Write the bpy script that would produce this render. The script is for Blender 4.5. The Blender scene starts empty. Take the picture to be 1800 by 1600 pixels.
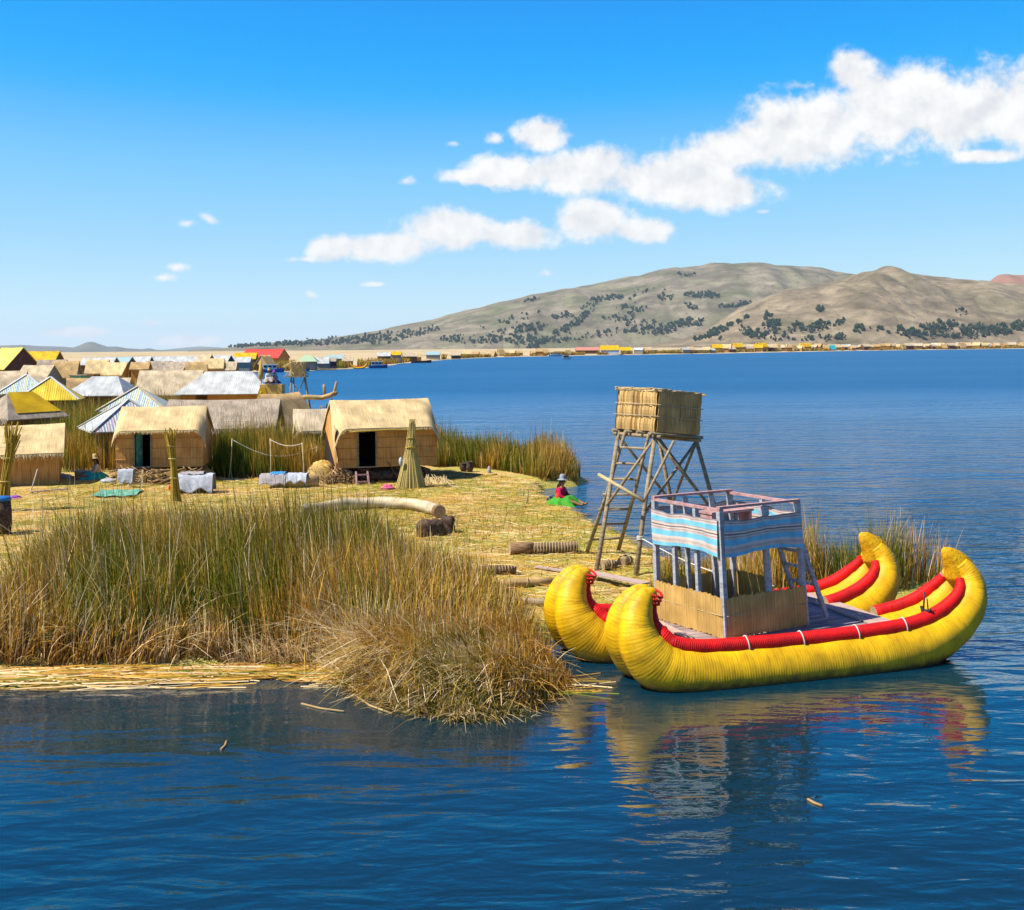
import bpy, bmesh, math, random
import numpy as np
from mathutils import Vector, Matrix
R = math.radians
random.seed(7); rng = np.random.default_rng(7)
SC = bpy.context.scene
COL = SC.collection

# ------------------------------------------------------------------ camera
F, H0, YH, ROLL = 2100.0, 5.0, 611.0, 0.009
cam_d = bpy.data.cameras.new('camera'); cam = bpy.data.objects.new('camera', cam_d); COL.objects.link(cam)
cam_d.sensor_width = 36; cam_d.lens = F/1800*36; cam_d.shift_y = -(800-YH)/1800
cam_d.clip_start = 0.1; cam_d.clip_end = 80000
c_, s_ = math.cos(ROLL), math.sin(ROLL)
cam.matrix_world = Matrix(((c_, s_, 0, 0), (0, 0, -1, 0), (-s_, c_, 0, H0), (0, 0, 0, 1)))
SC.camera = cam
SC.render.resolution_x, SC.render.resolution_y = 1024, 910

# ------------------------------------------------------------------ sun, sky, exposure
SUN_EL, SUN_AZ = R(53), R(73)            # azimuth: how far left of straight behind the camera
to_sun = Vector((-math.sin(SUN_AZ)*math.cos(SUN_EL), -math.cos(SUN_AZ)*math.cos(SUN_EL), math.sin(SUN_EL)))
sl = bpy.data.lights.new('sun', 'SUN'); sl.energy = 5.0; sl.angle = R(0.5); sl.color = (1.0, 0.93, 0.80)
so = bpy.data.objects.new('sun', sl); COL.objects.link(so)
so.rotation_euler = to_sun.to_track_quat('Z', 'Y').to_euler()
SC.view_settings.view_transform = 'Standard'; SC.view_settings.look = 'None'
SC.view_settings.exposure = 0.85; SC.view_settings.gamma = 1.0

CLOUDS = [  # cx, cy, rx, ry, tilt(deg, up to the right)
 (845,312,75,20,-4),(900,302,110,38,-4),(1000,304,120,46,0),(1060,290,70,40,0),(1140,318,150,50,-4),(1230,310,90,60,0),(1268,338,125,40,3),(1300,258,130,54,12),(1420,232,160,86,10),
 (1560,190,180,94,12),(1500,130,52,46,0),(1685,205,160,76,4),(1800,190,140,92,-4),(1735,274,75,18,0),(1950,190,140,90,0),
 (950,238,58,38,0),(866,245,34,14,0),(795,252,24,9,0),(716,317,24,13,0),
 (680,434,140,30,4),(785,404,105,44,0),(905,414,95,32,-3),(590,436,62,30,6),(545,456,50,9,0),
 (1050,386,86,48,0),(1125,404,76,28,-4),(1175,404,28,8,0),
 (328,392,28,11,0),(368,385,28,11,-20),(312,470,26,10,0),(288,488,32,10,0),(962,480,20,11,0),(1405,150,52,14,0),
 (130,584,76,12,0),(335,600,70,13,0),(268,567,40,9,0),(550,518,16,9,-20),(658,500,30,6,0),(1340,372,22,9,0)]
SKY_K = .575
def build_world():
    w = bpy.data.worlds.new('World'); SC.world = w; w.use_nodes = True
    nt = w.node_tree; N, L = nt.nodes, nt.links; N.clear()
    out = N.new('ShaderNodeOutputWorld'); bg = N.new('ShaderNodeBackground'); bg.inputs['Strength'].default_value = 0.1
    sky = N.new('ShaderNodeTexSky'); sky.sky_type = 'NISHITA'; sky.sun_disc = False
    sky.sun_elevation = SUN_EL; sky.sun_rotation = math.atan2(to_sun.x, to_sun.y)
    sky.altitude = 3000; sky.air_density = 1.0; sky.dust_density = 0.2; sky.ozone_density = 3.0
    tc = N.new('ShaderNodeTexCoord'); sep = N.new('ShaderNodeSeparateXYZ'); L.new(tc.outputs['Generated'], sep.inputs[0])
    def math_(op, a, b=None, c=None):
        n = N.new('ShaderNodeMath'); n.operation = op
        for i, v in enumerate((a, b, c)):
            if v is None: continue
            if isinstance(v, (int, float)): n.inputs[i].default_value = v
            else: L.new(v, n.inputs[i])
        return n.outputs[0]
    yc = math_('MAXIMUM', sep.outputs[1], 0.02)
    u = math_('DIVIDE', sep.outputs[0], yc); v = math_('DIVIDE', sep.outputs[2], yc)
    cb = N.new('ShaderNodeCombineXYZ'); L.new(u, cb.inputs[0]); L.new(v, cb.inputs[1])
    # warp the plane a little so that cloud edges billow
    nz = N.new('ShaderNodeTexNoise'); nz.inputs['Scale'].default_value = 26; nz.inputs['Detail'].default_value = 5; nz.inputs['Roughness'].default_value = .55
    L.new(cb.outputs[0], nz.inputs['Vector'])
    cur = None
    for cx, cy, rx, ry, t in CLOUDS:
        uu, vv = (cx-900)/F, (YH-cy)/F
        m = N.new('ShaderNodeMapping'); m.vector_type = 'TEXTURE'
        m.inputs['Location'].default_value = (uu+ROLL*vv, vv-ROLL*uu, 0)
        m.inputs['Rotation'].default_value = (0, 0, R(t)); m.inputs['Scale'].default_value = (rx/F, ry/F, 1)
        L.new(cb.outputs[0], m.inputs['Vector'])
        ln = N.new('ShaderNodeVectorMath'); ln.operation = 'LENGTH'; L.new(m.outputs[0], ln.inputs[0])
        val = ln.outputs['Value'] if rx*ry > 900 else math_('MULTIPLY_ADD', ln.outputs['Value'], .5, .56)
        cur = val if cur is None else math_('SMOOTH_MIN', cur, val, 0.22)
    fine = N.new('ShaderNodeTexNoise'); fine.inputs['Scale'].default_value = 95; fine.inputs['Detail'].default_value = 4; fine.inputs['Roughness'].default_value = .6
    L.new(cb.outputs[0], fine.inputs['Vector'])
    a = math_('MULTIPLY', math_('SUBTRACT', 1.0, cur), 1.45)
    a = math_('ADD', a, math_('MULTIPLY', math_('SUBTRACT', nz.outputs['Fac'], 0.5), 1.9))
    a = math_('ADD', a, math_('MULTIPLY', math_('SUBTRACT', fine.outputs['Fac'], 0.5), 0.85))
    near = math_('MULTIPLY', a, 1.0)
    mr = N.new('ShaderNodeMapRange'); mr.interpolation_type = 'SMOOTHSTEP'
    mr.inputs['From Min'].default_value = -0.04; mr.inputs['From Max'].default_value = 0.74; L.new(near, mr.inputs['Value'])
    # light side of the billows: compare the noise here with the noise a bit toward the sun
    off = N.new('ShaderNodeVectorMath'); off.operation = 'ADD'; off.inputs[1].default_value = (-.006, .012, 0); L.new(cb.outputs[0], off.inputs[0])
    n2 = N.new('ShaderNodeTexNoise'); n2.inputs['Scale'].default_value = 26; n2.inputs['Detail'].default_value = 5; n2.inputs['Roughness'].default_value = .55
    L.new(off.outputs[0], n2.inputs['Vector'])
    sh = math_('ADD', math_('MULTIPLY', math_('SUBTRACT', nz.outputs['Fac'], n2.outputs['Fac']), 3.0), 0.72)
    ramp = N.new('ShaderNodeMix'); ramp.data_type = 'RGBA'; ramp.clamp_factor = True
    ramp.inputs[6].default_value = (4.2, 4.35, 4.6, 1); ramp.inputs[7].default_value = (5.75, 5.7, 5.6, 1); L.new(sh, ramp.inputs[0])
    # colour grade of the real sky: the photograph is strongly saturated
    def vmul(col, k):
        n = N.new('ShaderNodeVectorMath'); n.operation = 'SCALE'; n.inputs['Scale'].default_value = k; L.new(col, n.inputs[0]); return n.outputs[0]
    cv = N.new('ShaderNodeRGBCurve'); cm = cv.mapping; cm.clip_max_x = cm.clip_max_y = 1
    for ch, pts in enumerate((((0, .04), (.075, .035), (.105, .008), (.124, .0), (.142, .008), (.168, .09), (.208, .205), (.275, .328), (.404, .51), (.55, .68), (.70, .80), (1, 1)),
                              ((0, 0), (.10, .10), (.16, .20), (.219, .35), (.247, .402), (.288, .485), (.348, .597), (.437, .68), (.576, .81), (.70, .92), (1, 1.0)),
                              ((0, 0), (.20, .36), (.31, .66), (.407, .95), (.50, .966), (.60, .985), (.70, .99), (1, 1)))):
        c = cm.curves[ch]; c.points[0].location = pts[0]; c.points[1].location = pts[-1]
        for p in pts[1:-1]: c.points.new(*p)
    cm.update(); L.new(vmul(sky.outputs[0], .1), cv.inputs['Color']); graded = vmul(cv.outputs[0], 10.0*SKY_K)
    mx = N.new('ShaderNodeMix'); mx.data_type = 'RGBA'
    L.new(mr.outputs[0], mx.inputs[0]); L.new(graded, mx.inputs[6]); L.new(ramp.outputs[2], mx.inputs[7])
    L.new(mx.outputs[2], bg.inputs['Color']); L.new(bg.outputs[0], out.inputs['Surface'])
build_world()

# ------------------------------------------------------------------ placing helpers
def P(px, py, z=0.0):
    u, v = px-900, YH-py
    uu, vv = c_*u + s_*v, -s_*u + c_*v
    D = (z-H0)/vv*F
    return Vector((uu/F*D, D, z))
def at(px, D, z=0.0, py=800):
    return Vector((((px-900)+ROLL*(YH-py))/F*D, D, z))
def Zat(px, py, D):
    u, v = px-900, YH-py
    return H0 + (-s_*u + c_*v)*D/F

# ------------------------------------------------------------------ noise for shapes
def vnoise(x, y, seed=0):
    x = np.asarray(x, float); y = np.asarray(y, float)
    xi, yi = np.floor(x).astype(np.int64), np.floor(y).astype(np.int64); fx, fy = x-xi, y-yi
    def h(a, b):
        n = (a*374761393 + b*668265263 + seed*1442695041) & 0x7fffffff
        n = ((n ^ (n >> 13))*1274126177) & 0x7fffffff
        return ((n ^ (n >> 16)) & 0xffff)/65535.0
    sx, sy = fx*fx*(3-2*fx), fy*fy*(3-2*fy)
    return (h(xi, yi)*(1-sx)+h(xi+1, yi)*sx)*(1-sy) + (h(xi, yi+1)*(1-sx)+h(xi+1, yi+1)*sx)*sy
def fbm(x, y, o=4, seed=0):
    t = 0; a = 0.5
    for k in range(o):
        t = t + a*vnoise(x*2**k, y*2**k, seed+k*17); a *= .5
    return t

# ------------------------------------------------------------------ materials
def tone(c, k=.80, s=1.16):
    k *= .92
    g = .3*c[0]+.59*c[1]+.11*c[2]; return tuple(max(.001, (g+(q-g)*s)*k) for q in c)
MATS = {}
def pmat(name, cols, scale=(6, 6, 6), coord='Object', rough=.8, bump=.3, detail=4, spec=.3, wave=None, stops=None, dist=.02, mott=0, extra=None):
    """noise between two or three colours, optional wave ridges (axis, scale, strength)"""
    if name in MATS: return MATS[name]
    m = bpy.data.materials.new(name); m.use_nodes = True; nt = m.node_tree; N, L = nt.nodes, nt.links
    b = N['Principled BSDF']; b.inputs['Roughness'].default_value = rough; b.inputs['Specular IOR Level'].default_value = spec
    tc = N.new('ShaderNodeTexCoord'); mp = N.new('ShaderNodeMapping'); mp.inputs['Scale'].default_value = scale
    L.new(tc.outputs[coord], mp.inputs['Vector'])
    nz = N.new('ShaderNodeTexNoise'); nz.inputs['Scale'].default_value = 1; nz.inputs['Detail'].default_value = detail; nz.inputs['Roughness'].default_value = .6
    L.new(mp.outputs[0], nz.inputs['Vector'])
    rp = N.new('ShaderNodeValToRGB'); el = rp.color_ramp.elements
    n = len(cols); st = stops or [0.3+0.4*i/max(1, n-1) for i in range(n)]
    while len(el) < n: el.new(.5)
    for i in range(n): el[i].position = st[i]; el[i].color = (*tone(cols[i]), 1)
    L.new(nz.outputs['Fac'], rp.inputs[0]); col = rp.outputs[0]
    if mott:
        n3 = N.new('ShaderNodeTexNoise'); n3.inputs['Scale'].default_value = mott; n3.inputs['Detail'].default_value = 3; L.new(tc.outputs[coord], n3.inputs['Vector'])
        mrr = N.new('ShaderNodeMapRange'); mrr.inputs['From Min'].default_value = .3; mrr.inputs['From Max'].default_value = .7
        mrr.inputs['To Min'].default_value = .62; mrr.inputs['To Max'].default_value = 1.18; L.new(n3.outputs['Fac'], mrr.inputs['Value'])
        mm = N.new('ShaderNodeMix'); mm.data_type = 'RGBA'; mm.blend_type = 'MULTIPLY'; mm.inputs[0].default_value = 1
        L.new(col, mm.inputs[6]); L.new(mrr.outputs[0], mm.inputs[7]); col = mm.outputs[2]
    L.new(col, b.inputs['Base Color'])
    hgt = nz.outputs['Fac']
    if wave:
        ax, sc, stg = wave
        wv = N.new('ShaderNodeTexWave'); wv.wave_type = 'BANDS'; wv.bands_direction = ax; wv.inputs['Scale'].default_value = sc
        wv.inputs['Distortion'].default_value = 1.6; wv.inputs['Detail'].default_value = 2; wv.inputs['Detail Scale'].default_value = 1.5
        L.new(tc.outputs[coord], wv.inputs['Vector'])
        ad = N.new('ShaderNodeMath'); ad.operation = 'MULTIPLY_ADD'; ad.inputs[1].default_value = stg
        L.new(wv.outputs['Fac'], ad.inputs[0]); L.new(hgt, ad.inputs[2]); hgt = ad.outputs[0]
    if bump:
        bp = N.new('ShaderNodeBump'); bp.inputs['Strength'].default_value = bump; bp.inputs['Distance'].default_value = dist
        L.new(hgt, bp.inputs['Height']); L.new(bp.outputs[0], b.inputs['Normal'])
    MATS[name] = m; return m

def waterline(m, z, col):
    """dark band below height z (object space): underside shade painted in, plus wet weedy dirt"""
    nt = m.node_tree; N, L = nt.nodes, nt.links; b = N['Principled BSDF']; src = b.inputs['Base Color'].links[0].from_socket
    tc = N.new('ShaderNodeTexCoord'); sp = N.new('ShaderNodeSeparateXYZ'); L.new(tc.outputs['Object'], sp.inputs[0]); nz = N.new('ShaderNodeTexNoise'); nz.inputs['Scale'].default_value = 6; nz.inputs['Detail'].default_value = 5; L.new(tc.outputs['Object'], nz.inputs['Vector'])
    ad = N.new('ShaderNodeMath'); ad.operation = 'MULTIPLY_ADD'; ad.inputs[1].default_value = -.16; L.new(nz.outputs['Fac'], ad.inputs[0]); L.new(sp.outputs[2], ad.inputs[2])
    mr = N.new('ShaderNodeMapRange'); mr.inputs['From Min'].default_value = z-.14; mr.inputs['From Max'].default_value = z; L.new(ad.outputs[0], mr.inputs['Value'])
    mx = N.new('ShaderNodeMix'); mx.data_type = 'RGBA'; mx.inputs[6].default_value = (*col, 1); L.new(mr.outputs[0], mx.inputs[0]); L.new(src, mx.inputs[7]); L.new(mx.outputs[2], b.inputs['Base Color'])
def hill_extra(m, dark, green):
    """field patches, stone lines and scrub specks over a slope"""
    nt = m.node_tree; N, L = nt.nodes, nt.links; b = N['Principled BSDF']; src = b.inputs['Base Color'].links[0].from_socket; tc = N.new('ShaderNodeTexCoord')
    def mp(sc):
        q = N.new('ShaderNodeMapping'); q.inputs['Scale'].default_value = sc; L.new(tc.outputs['Object'], q.inputs['Vector']); return q.outputs[0]
    def mix(f, a, c, blend='MIX'):
        x = N.new('ShaderNodeMix'); x.data_type = 'RGBA'; x.blend_type = blend
        if isinstance(f, float): x.inputs[0].default_value = f
        else: L.new(f, x.inputs[0])
        L.new(a, x.inputs[6])
        if isinstance(c, tuple): x.inputs[7].default_value = (*c, 1)
        else: L.new(c, x.inputs[7])
        return x.outputs[2]
    def rng_(v, a, c, d, e):
        x = N.new('ShaderNodeMapRange'); x.inputs['From Min'].default_value = a; x.inputs['From Max'].default_value = c; x.inputs['To Min'].default_value = d; x.inputs['To Max'].default_value = e; L.new(v, x.inputs['Value']); return x.outputs[0]
    v = N.new('ShaderNodeTexVoronoi'); v.inputs['Scale'].default_value = 1; L.new(mp((.0085, .0035, .014)), v.inputs['Vector'])
    sp = N.new('ShaderNodeSeparateXYZ'); L.new(v.outputs['Color'], sp.inputs[0])
    col = mix(1.0, src, rng_(sp.outputs[0], 0, 1, .80, 1.16), 'MULTIPLY')
    col = mix(rng_(sp.outputs[1], .74, .84, 0, .22), col, green)
    v2 = N.new('ShaderNodeTexVoronoi'); v2.feature = 'DISTANCE_TO_EDGE'; v2.inputs['Scale'].default_value = 1; L.new(mp((.0085, .0035, .014)), v2.inputs['Vector'])
    col = mix(rng_(v2.outputs['Distance'], .0, .04, .35, 0), col, dark)
    n = N.new('ShaderNodeTexNoise'); n.inputs['Scale'].default_value = 1; n.inputs['Detail'].default_value = 3; n.inputs['Roughness'].default_value = .7; L.new(mp((.05, .03, .05)), n.inputs['Vector'])
    col = mix(rng_(n.outputs['Fac'], .57, .66, 0, .8), col, dark)
    L.new(col, b.inputs['Base Color'])
def stripe_mat(name, bands, period, rough=.6, axis=0, ridge=0, spec=.4):
    """coloured bands across one UV direction; bands = [(pos, colour)...] within a period"""
    m = bpy.data.materials.new(name); m.use_nodes = True; nt = m.node_tree; N, L = nt.nodes, nt.links
    b = N['Principled BSDF']; b.inputs['Roughness'].default_value = rough; b.inputs['Specular IOR Level'].default_value = spec
    tc = N.new('ShaderNodeTexCoord'); sp = N.new('ShaderNodeSeparateXYZ'); L.new(tc.outputs['UV'], sp.inputs[0])
    dv = N.new('ShaderNodeMath'); dv.operation = 'DIVIDE'; dv.inputs[1].default_value = period; L.new(sp.outputs[axis], dv.inputs[0])
    fr = N.new('ShaderNodeMath'); fr.operation = 'FRACT'; L.new(dv.outputs[0], fr.inputs[0])
    rp = N.new('ShaderNodeValToRGB'); rp.color_ramp.interpolation = 'CONSTANT'; el = rp.color_ramp.elements
    while len(el) < len(bands): el.new(.5)
    for i, (p, c) in enumerate(bands): el[i].position = p; el[i].color = (*tone(c, .80 if axis == 0 else .92, .8 if axis == 0 else 1.05), 1)
    L.new(fr.outputs[0], rp.inputs[0])
    nz = N.new('ShaderNodeTexNoise'); nz.inputs['Scale'].default_value = 5; nz.inputs['Detail'].default_value = 5; L.new(tc.outputs['UV'], nz.inputs['Vector'])
    mr = N.new('ShaderNodeMapRange'); mr.inputs['From Min'].default_value = .3; mr.inputs['From Max'].default_value = .7
    mr.inputs['To Min'].default_value = .75; mr.inputs['To Max'].default_value = 1.08; L.new(nz.outputs['Fac'], mr.inputs['Value'])
    mm = N.new('ShaderNodeMix'); mm.data_type = 'RGBA'; mm.blend_type = 'MULTIPLY'; mm.inputs[0].default_value = 1
    L.new(rp.outputs[0], mm.inputs[6]); L.new(mr.outputs[0], mm.inputs[7]); L.new(mm.outputs[2], b.inputs['Base Color'])
    if ridge:
        wv = N.new('ShaderNodeTexWave'); wv.bands_direction = 'X' if axis == 0 else 'Y'; wv.inputs['Scale'].default_value = ridge; L.new(tc.outputs['UV'], wv.inputs['Vector'])
        bp = N.new('ShaderNodeBump'); bp.inputs['Strength'].default_value = .6; bp.inputs['Distance'].default_value = .03
        L.new(wv.outputs['Fac'], bp.inputs['Height']); L.new(bp.outputs[0], b.inputs['Normal'])
    MATS[name] = m; return m

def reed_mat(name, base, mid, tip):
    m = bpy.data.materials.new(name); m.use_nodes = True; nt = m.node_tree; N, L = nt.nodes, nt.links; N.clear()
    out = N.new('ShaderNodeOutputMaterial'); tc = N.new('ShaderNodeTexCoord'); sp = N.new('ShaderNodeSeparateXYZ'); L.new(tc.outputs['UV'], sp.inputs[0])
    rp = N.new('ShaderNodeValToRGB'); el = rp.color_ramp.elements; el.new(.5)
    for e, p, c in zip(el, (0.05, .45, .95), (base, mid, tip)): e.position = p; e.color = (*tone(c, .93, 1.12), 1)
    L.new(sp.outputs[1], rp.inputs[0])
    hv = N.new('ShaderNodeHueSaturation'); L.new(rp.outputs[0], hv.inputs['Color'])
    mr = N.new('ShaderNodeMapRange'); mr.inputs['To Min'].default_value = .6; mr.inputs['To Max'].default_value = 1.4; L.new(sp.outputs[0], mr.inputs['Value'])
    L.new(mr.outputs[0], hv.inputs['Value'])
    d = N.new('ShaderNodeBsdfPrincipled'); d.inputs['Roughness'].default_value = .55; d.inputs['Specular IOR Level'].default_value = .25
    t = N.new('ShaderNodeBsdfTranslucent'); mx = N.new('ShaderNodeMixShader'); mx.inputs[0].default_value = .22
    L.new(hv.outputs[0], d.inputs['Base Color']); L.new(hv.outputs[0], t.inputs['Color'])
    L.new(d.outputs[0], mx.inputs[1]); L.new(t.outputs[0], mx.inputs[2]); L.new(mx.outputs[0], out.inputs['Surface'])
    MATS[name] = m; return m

# straw and reed building materials
M = {}
M['mat_gold'] = pmat('reed_mat_gold', [(.50, .34, .16), (.74, .56, .31), (.84, .69, .44)], (45, 1.2, 1), 'UV', .8, .6, mott=1.3)
M['mat_wall'] = pmat('reed_wall', [(.40, .16, .055), (.78, .40, .15), (.86, .53, .24)], (38, .9, 1), 'UV', .8, .7, mott=1.1)
M['mat_wall_old'] = pmat('reed_wall_old', [(.13, .07, .04), (.30, .17, .085), (.42, .27, .15)], (38, .9, 1), 'UV', .85, .7, mott=1.1)
M['thatch_grey'] = pmat('thatch_grey', [(.22, .17, .12), (.46, .38, .29), (.62, .54, .44)], (34, 2.5, 1), 'UV', .9, 1.0, mott=1.5, dist=.05)
M['thatch_pale'] = pmat('thatch_pale', [(.38, .29, .18), (.60, .49, .34), (.74, .64, .48)], (30, 1.5, 1), 'UV', .9, .6, mott=1.2)
M['thatch_tan'] = pmat('thatch_tan', [(.28, .17, .07), (.55, .38, .19), (.66, .49, .28)], (30, 2, 1), 'UV', .9, .7, mott=1.2)
M['screen'] = pmat('reed_screen', [(.34, .18, .055), (.68, .43, .16), (.82, .60, .29)], (70, .7, 1), 'UV', .75, .7, mott=1.6, stops=[.28, .48, .7])
M['screen_dark'] = pmat('reed_screen_dark', [(.32, .18, .07), (.70, .46, .20), (.88, .66, .35)], (60, 1.2, 1), 'UV', .8, .8, mott=1.6, stops=[.28, .48, .7])
M['pole'] = pmat('pole_wood', [(.16, .12, .075), (.33, .26, .17), (.44, .36, .25)], (3, 3, 18), 'Object', .8, .3)
M['pole_pale'] = pmat('pole_pale', [(.40, .31, .17), (.62, .51, .31)], (4, 4, 12), 'Object', .7, .2)
M['stick'] = pmat('stick_wood', [(.20, .11, .05), (.42, .27, .14), (.55, .38, .22)], (8, 8, 8), 'Object', .8, .3)
M['painted_post'] = pmat('painted_post', [(.27, .27, .29), (.46, .46, .48), (.58, .58, .59)], (6, 6, 20), 'Object', .6, .2)
M['rail_red'] = pmat('rail_red', [(.34, .17, .16), (.50, .30, .28), (.60, .42, .40)], (8, 8, 8), 'Object', .6, .2)
M['deck'] = pmat('deck_boards', [(.20, .16, .17), (.36, .28, .27), (.48, .40, .37)], (2.5, 16, 4), 'Object', .7, .3, mott=1.5)
M['deck_pale'] = pmat('deck_board_pale', [(.42, .30, .26), (.58, .46, .40)], (2.5, 16, 4), 'Object', .7, .3)
M['hull'] = pmat('hull_yellow', [(.42, .21, .010), (.80, .47, .006), (.90, .56, .010)], (16, 2.2, 1), 'UV', .55, .75, 6, .3, wave=('X', 7, .17), stops=[.24, .42, .65], dist=.012, mott=2.2)
waterline(M['hull'], .10, (.10, .06, .012))  # paints the shaded hull underside together with waterline dirt
M['gunwale'] = pmat('gunwale_red', [(.42, .004, .008), (.74, .008, .014), (.82, .03, .03)], (9, 2, 1), 'UV', .62, .8, 5, .3, wave=('X', 10, .5), stops=[.25, .45, .75], dist=.012, mott=2.2)
M['cap'] = pmat('cap_gold', [(.40, .20, .015), (.66, .38, .02), (.74, .47, .03)], (14, 14, 14), 'Object', .7, .9, 5, .2, dist=.03)
M['rope'] = pmat('rope_white', [(.55, .52, .45), (.75, .72, .66)], (30, 30, 30), 'Object', .8, .3)
M['cut'] = pmat('bundle_end', [(.22, .13, .07), (.46, .33, .2), (.6, .48, .33)], (40, 40, 40), 'Object', .9, .8)
M['black'] = pmat('black_iron', [(.012, .012, .014), (.03, .03, .035)], (9, 9, 9), 'Object', .5, .2)
M['metal_white'] = pmat('metal_white', [(.44, .45, .44), (.62, .63, .60), (.70, .71, .67)], (3, .5, 1), 'UV', .45, .35, 3, .5, wave=('X', 2.2, 1.0), mott=.8, dist=.03)
M['metal_grey'] = pmat('metal_grey', [(.36, .37, .37), (.52, .54, .53), (.60, .61, .59)], (3, .5, 1), 'UV', .5, .35, 3, .5, wave=('X', 2.2, 1.0), mott=.8, dist=.03)
M['metal_yellow'] = pmat('metal_yellow', [(.62, .40, .03), (.78, .58, .08), (.80, .66, .20)], (5, .4, 1), 'UV', .5, .35, 3, .4, wave=('X', 2.2, 1.0), mott=.7, dist=.03)
M['yellow'] = pmat('yellow_tarp', [(.70, .42, .01), (.82, .55, .02)], (2, 2, 2), 'UV', .5, .1, mott=.8)
M['yellow_pale'] = pmat('yellow_roof_pale', [(.72, .55, .12), (.84, .70, .25)], (3, 1, 2), 'UV', .6, .15, mott=.8)
M['red_roof'] = pmat('red_roof', [(.48, .05, .04), (.66, .10, .08)], (3, 3, 3), 'UV', .6, .1)
M['pink_roof'] = pmat('pink_roof', [(.48, .20, .15), (.60, .30, .24)], (3, 3, 3), 'UV', .7, .1)
M['green_roof'] = pmat('green_roof', [(.36, .48, .30), (.48, .60, .42)], (3, 3, 3), 'UV', .6, .1)
M['teal_roof'] = pmat('teal_roof', [(.28, .42, .44), (.40, .54, .55)], (3, 3, 3), 'UV', .6, .1)
M['blue_paint'] = pmat('blue_paint', [(.03, .12, .34), (.05, .19, .46)], (3, 3, 3), 'Object', .45, .1)
M['teal_paint'] = pmat('teal_paint', [(.02, .30, .36), (.05, .42, .48)], (3, 3, 3), 'Object', .6, .1)
M['white_paint'] = pmat('white_paint', [(.64, .65, .66), (.78, .79, .80)], (3, 3, 3), 'Object', .5, .1)
M['red_paint'] = pmat('red_paint', [(.50, .04, .02), (.62, .08, .04)], (3, 3, 3), 'Object', .5, .1)
M['orange_paint'] = pmat('orange_paint', [(.50, .20, .05), (.62, .30, .09)], (3, 3, 3), 'Object', .6, .1)
M['brown_wall'] = pmat('brown_wall', [(.10, .05, .03), (.20, .10, .06)], (3, 3, 3), 'Object', .8, .2)
M['brown_plank'] = pmat('brown_plank', [(.17, .085, .045), (.30, .16, .085)], (2, 2, 14), 'Object', .8, .2)
M['maroon'] = pmat('maroon_wall', [(.10, .04, .04), (.17, .075, .07)], (3, 3, 3), 'Object', .8, .2)
M['grey_wall'] = pmat('grey_wall', [(.24, .22, .2), (.38, .35, .32)], (3, 3, 3), 'Object', .8, .2)
M['peat_and_shade'] = pmat('peat_and_shade', [(.045, .03, .022), (.12, .08, .06), (.20, .15, .11)], (9, 9, 9), 'Object', .95, 1.0, 6, .1, dist=.08)
M['room_shade'] = pmat('room_shade_lining', [(.012, .009, .007), (.03, .02, .014)], (6, 6, 6), 'Object', .95, .2)  # near-black colour standing in for shade inside the huts
M['straw'] = pmat('straw_heap', [(.30, .17, .05), (.60, .40, .15), (.74, .54, .24)], (14, 14, 50), 'Object', .85, .8)
M['sheaf'] = pmat('sheaf_reed', [(.28, .20, .06), (.56, .44, .17), (.70, .58, .30)], (60, .8, 1), 'UV', .75, .8, stops=[.28, .48, .7])
M['bundle_yellow'] = pmat('bundle_yellow', [(.24, .15, .03), (.48, .33, .07), (.60, .45, .14)], (40, .8, 1), 'UV', .75, .7)
M['roll_brown'] = pmat('roll_brown', [(.14, .085, .045), (.32, .21, .12), (.44, .32, .20)], (2, 12, 1), 'UV', .85, .6, wave=('X', 4.5, 1.2), dist=.03, mott=2)
M['roll_end'] = pmat('roll_end_frayed', [(.10, .055, .03), (.26, .16, .09), (.40, .27, .16)], (5, 30, 1), 'UV', .9, .9)
M['roll_white'] = pmat('roll_white', [(.48, .37, .22), (.68, .56, .38), (.78, .68, .52)], (1.6, 5, 1), 'UV', .7, .25, mott=1.2)
M['roll_tan'] = pmat('roll_tan', [(.40, .24, .10), (.58, .40, .20), (.66, .50, .28)], (2, 14, 1), 'UV', .8, .4, mott=2)
M['cloth_white'] = pmat('cloth_white', [(.36, .38, .44), (.62, .64, .68)], (7, 7, 7), 'Object', .9, .5, dist=.04)
M['cloth_blue'] = pmat('cloth_blue', [(.04, .20, .48), (.10, .34, .64)], (6, 6, 6), 'Object', .9, .4)
M['cloth_grey'] = pmat('cloth_grey', [(.30, .27, .27), (.48, .44, .43)], (6, 6, 6), 'Object', .9, .5, dist=.04)
M['cloth_pink'] = pmat('cloth_pink', [(.50, .02, .10), (.72, .20, .36), (.55, .03, .05)], (9, 9, 9), 'Object', .9, .3)
M['cloth_purple'] = pmat('cloth_purple', [(.14, .04, .30), (.50, .12, .42)], (9, 9, 9), 'Object', .9, .3)
M['mat_green'] = pmat('mat_green', [(.07, .26, .18), (.14, .38, .27), (.34, .5, .38)], (5, 5, 5), 'Object', .7, .2)
M['jumper_red'] = pmat('jumper_red', [(.50, .015, .06), (.68, .04, .12)], (12, 12, 12), 'Object', .9, .3)
M['vest_orange'] = pmat('vest_orange', [(.62, .09, .03), (.72, .14, .06)], (12, 12, 12), 'Object', .9, .3)
M['skirt_green'] = pmat('skirt_green', [(.05, .24, .03), (.10, .38, .06)], (9, 9, 9), 'Object', .85, .4)
M['skirt_teal'] = pmat('skirt_teal', [(.02, .34, .33), (.06, .50, .46)], (9, 9, 9), 'Object', .85, .4)
M['top_cream'] = pmat('top_cream', [(.50, .42, .32), (.66, .58, .46)], (9, 9, 9), 'Object', .9, .3)
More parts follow.
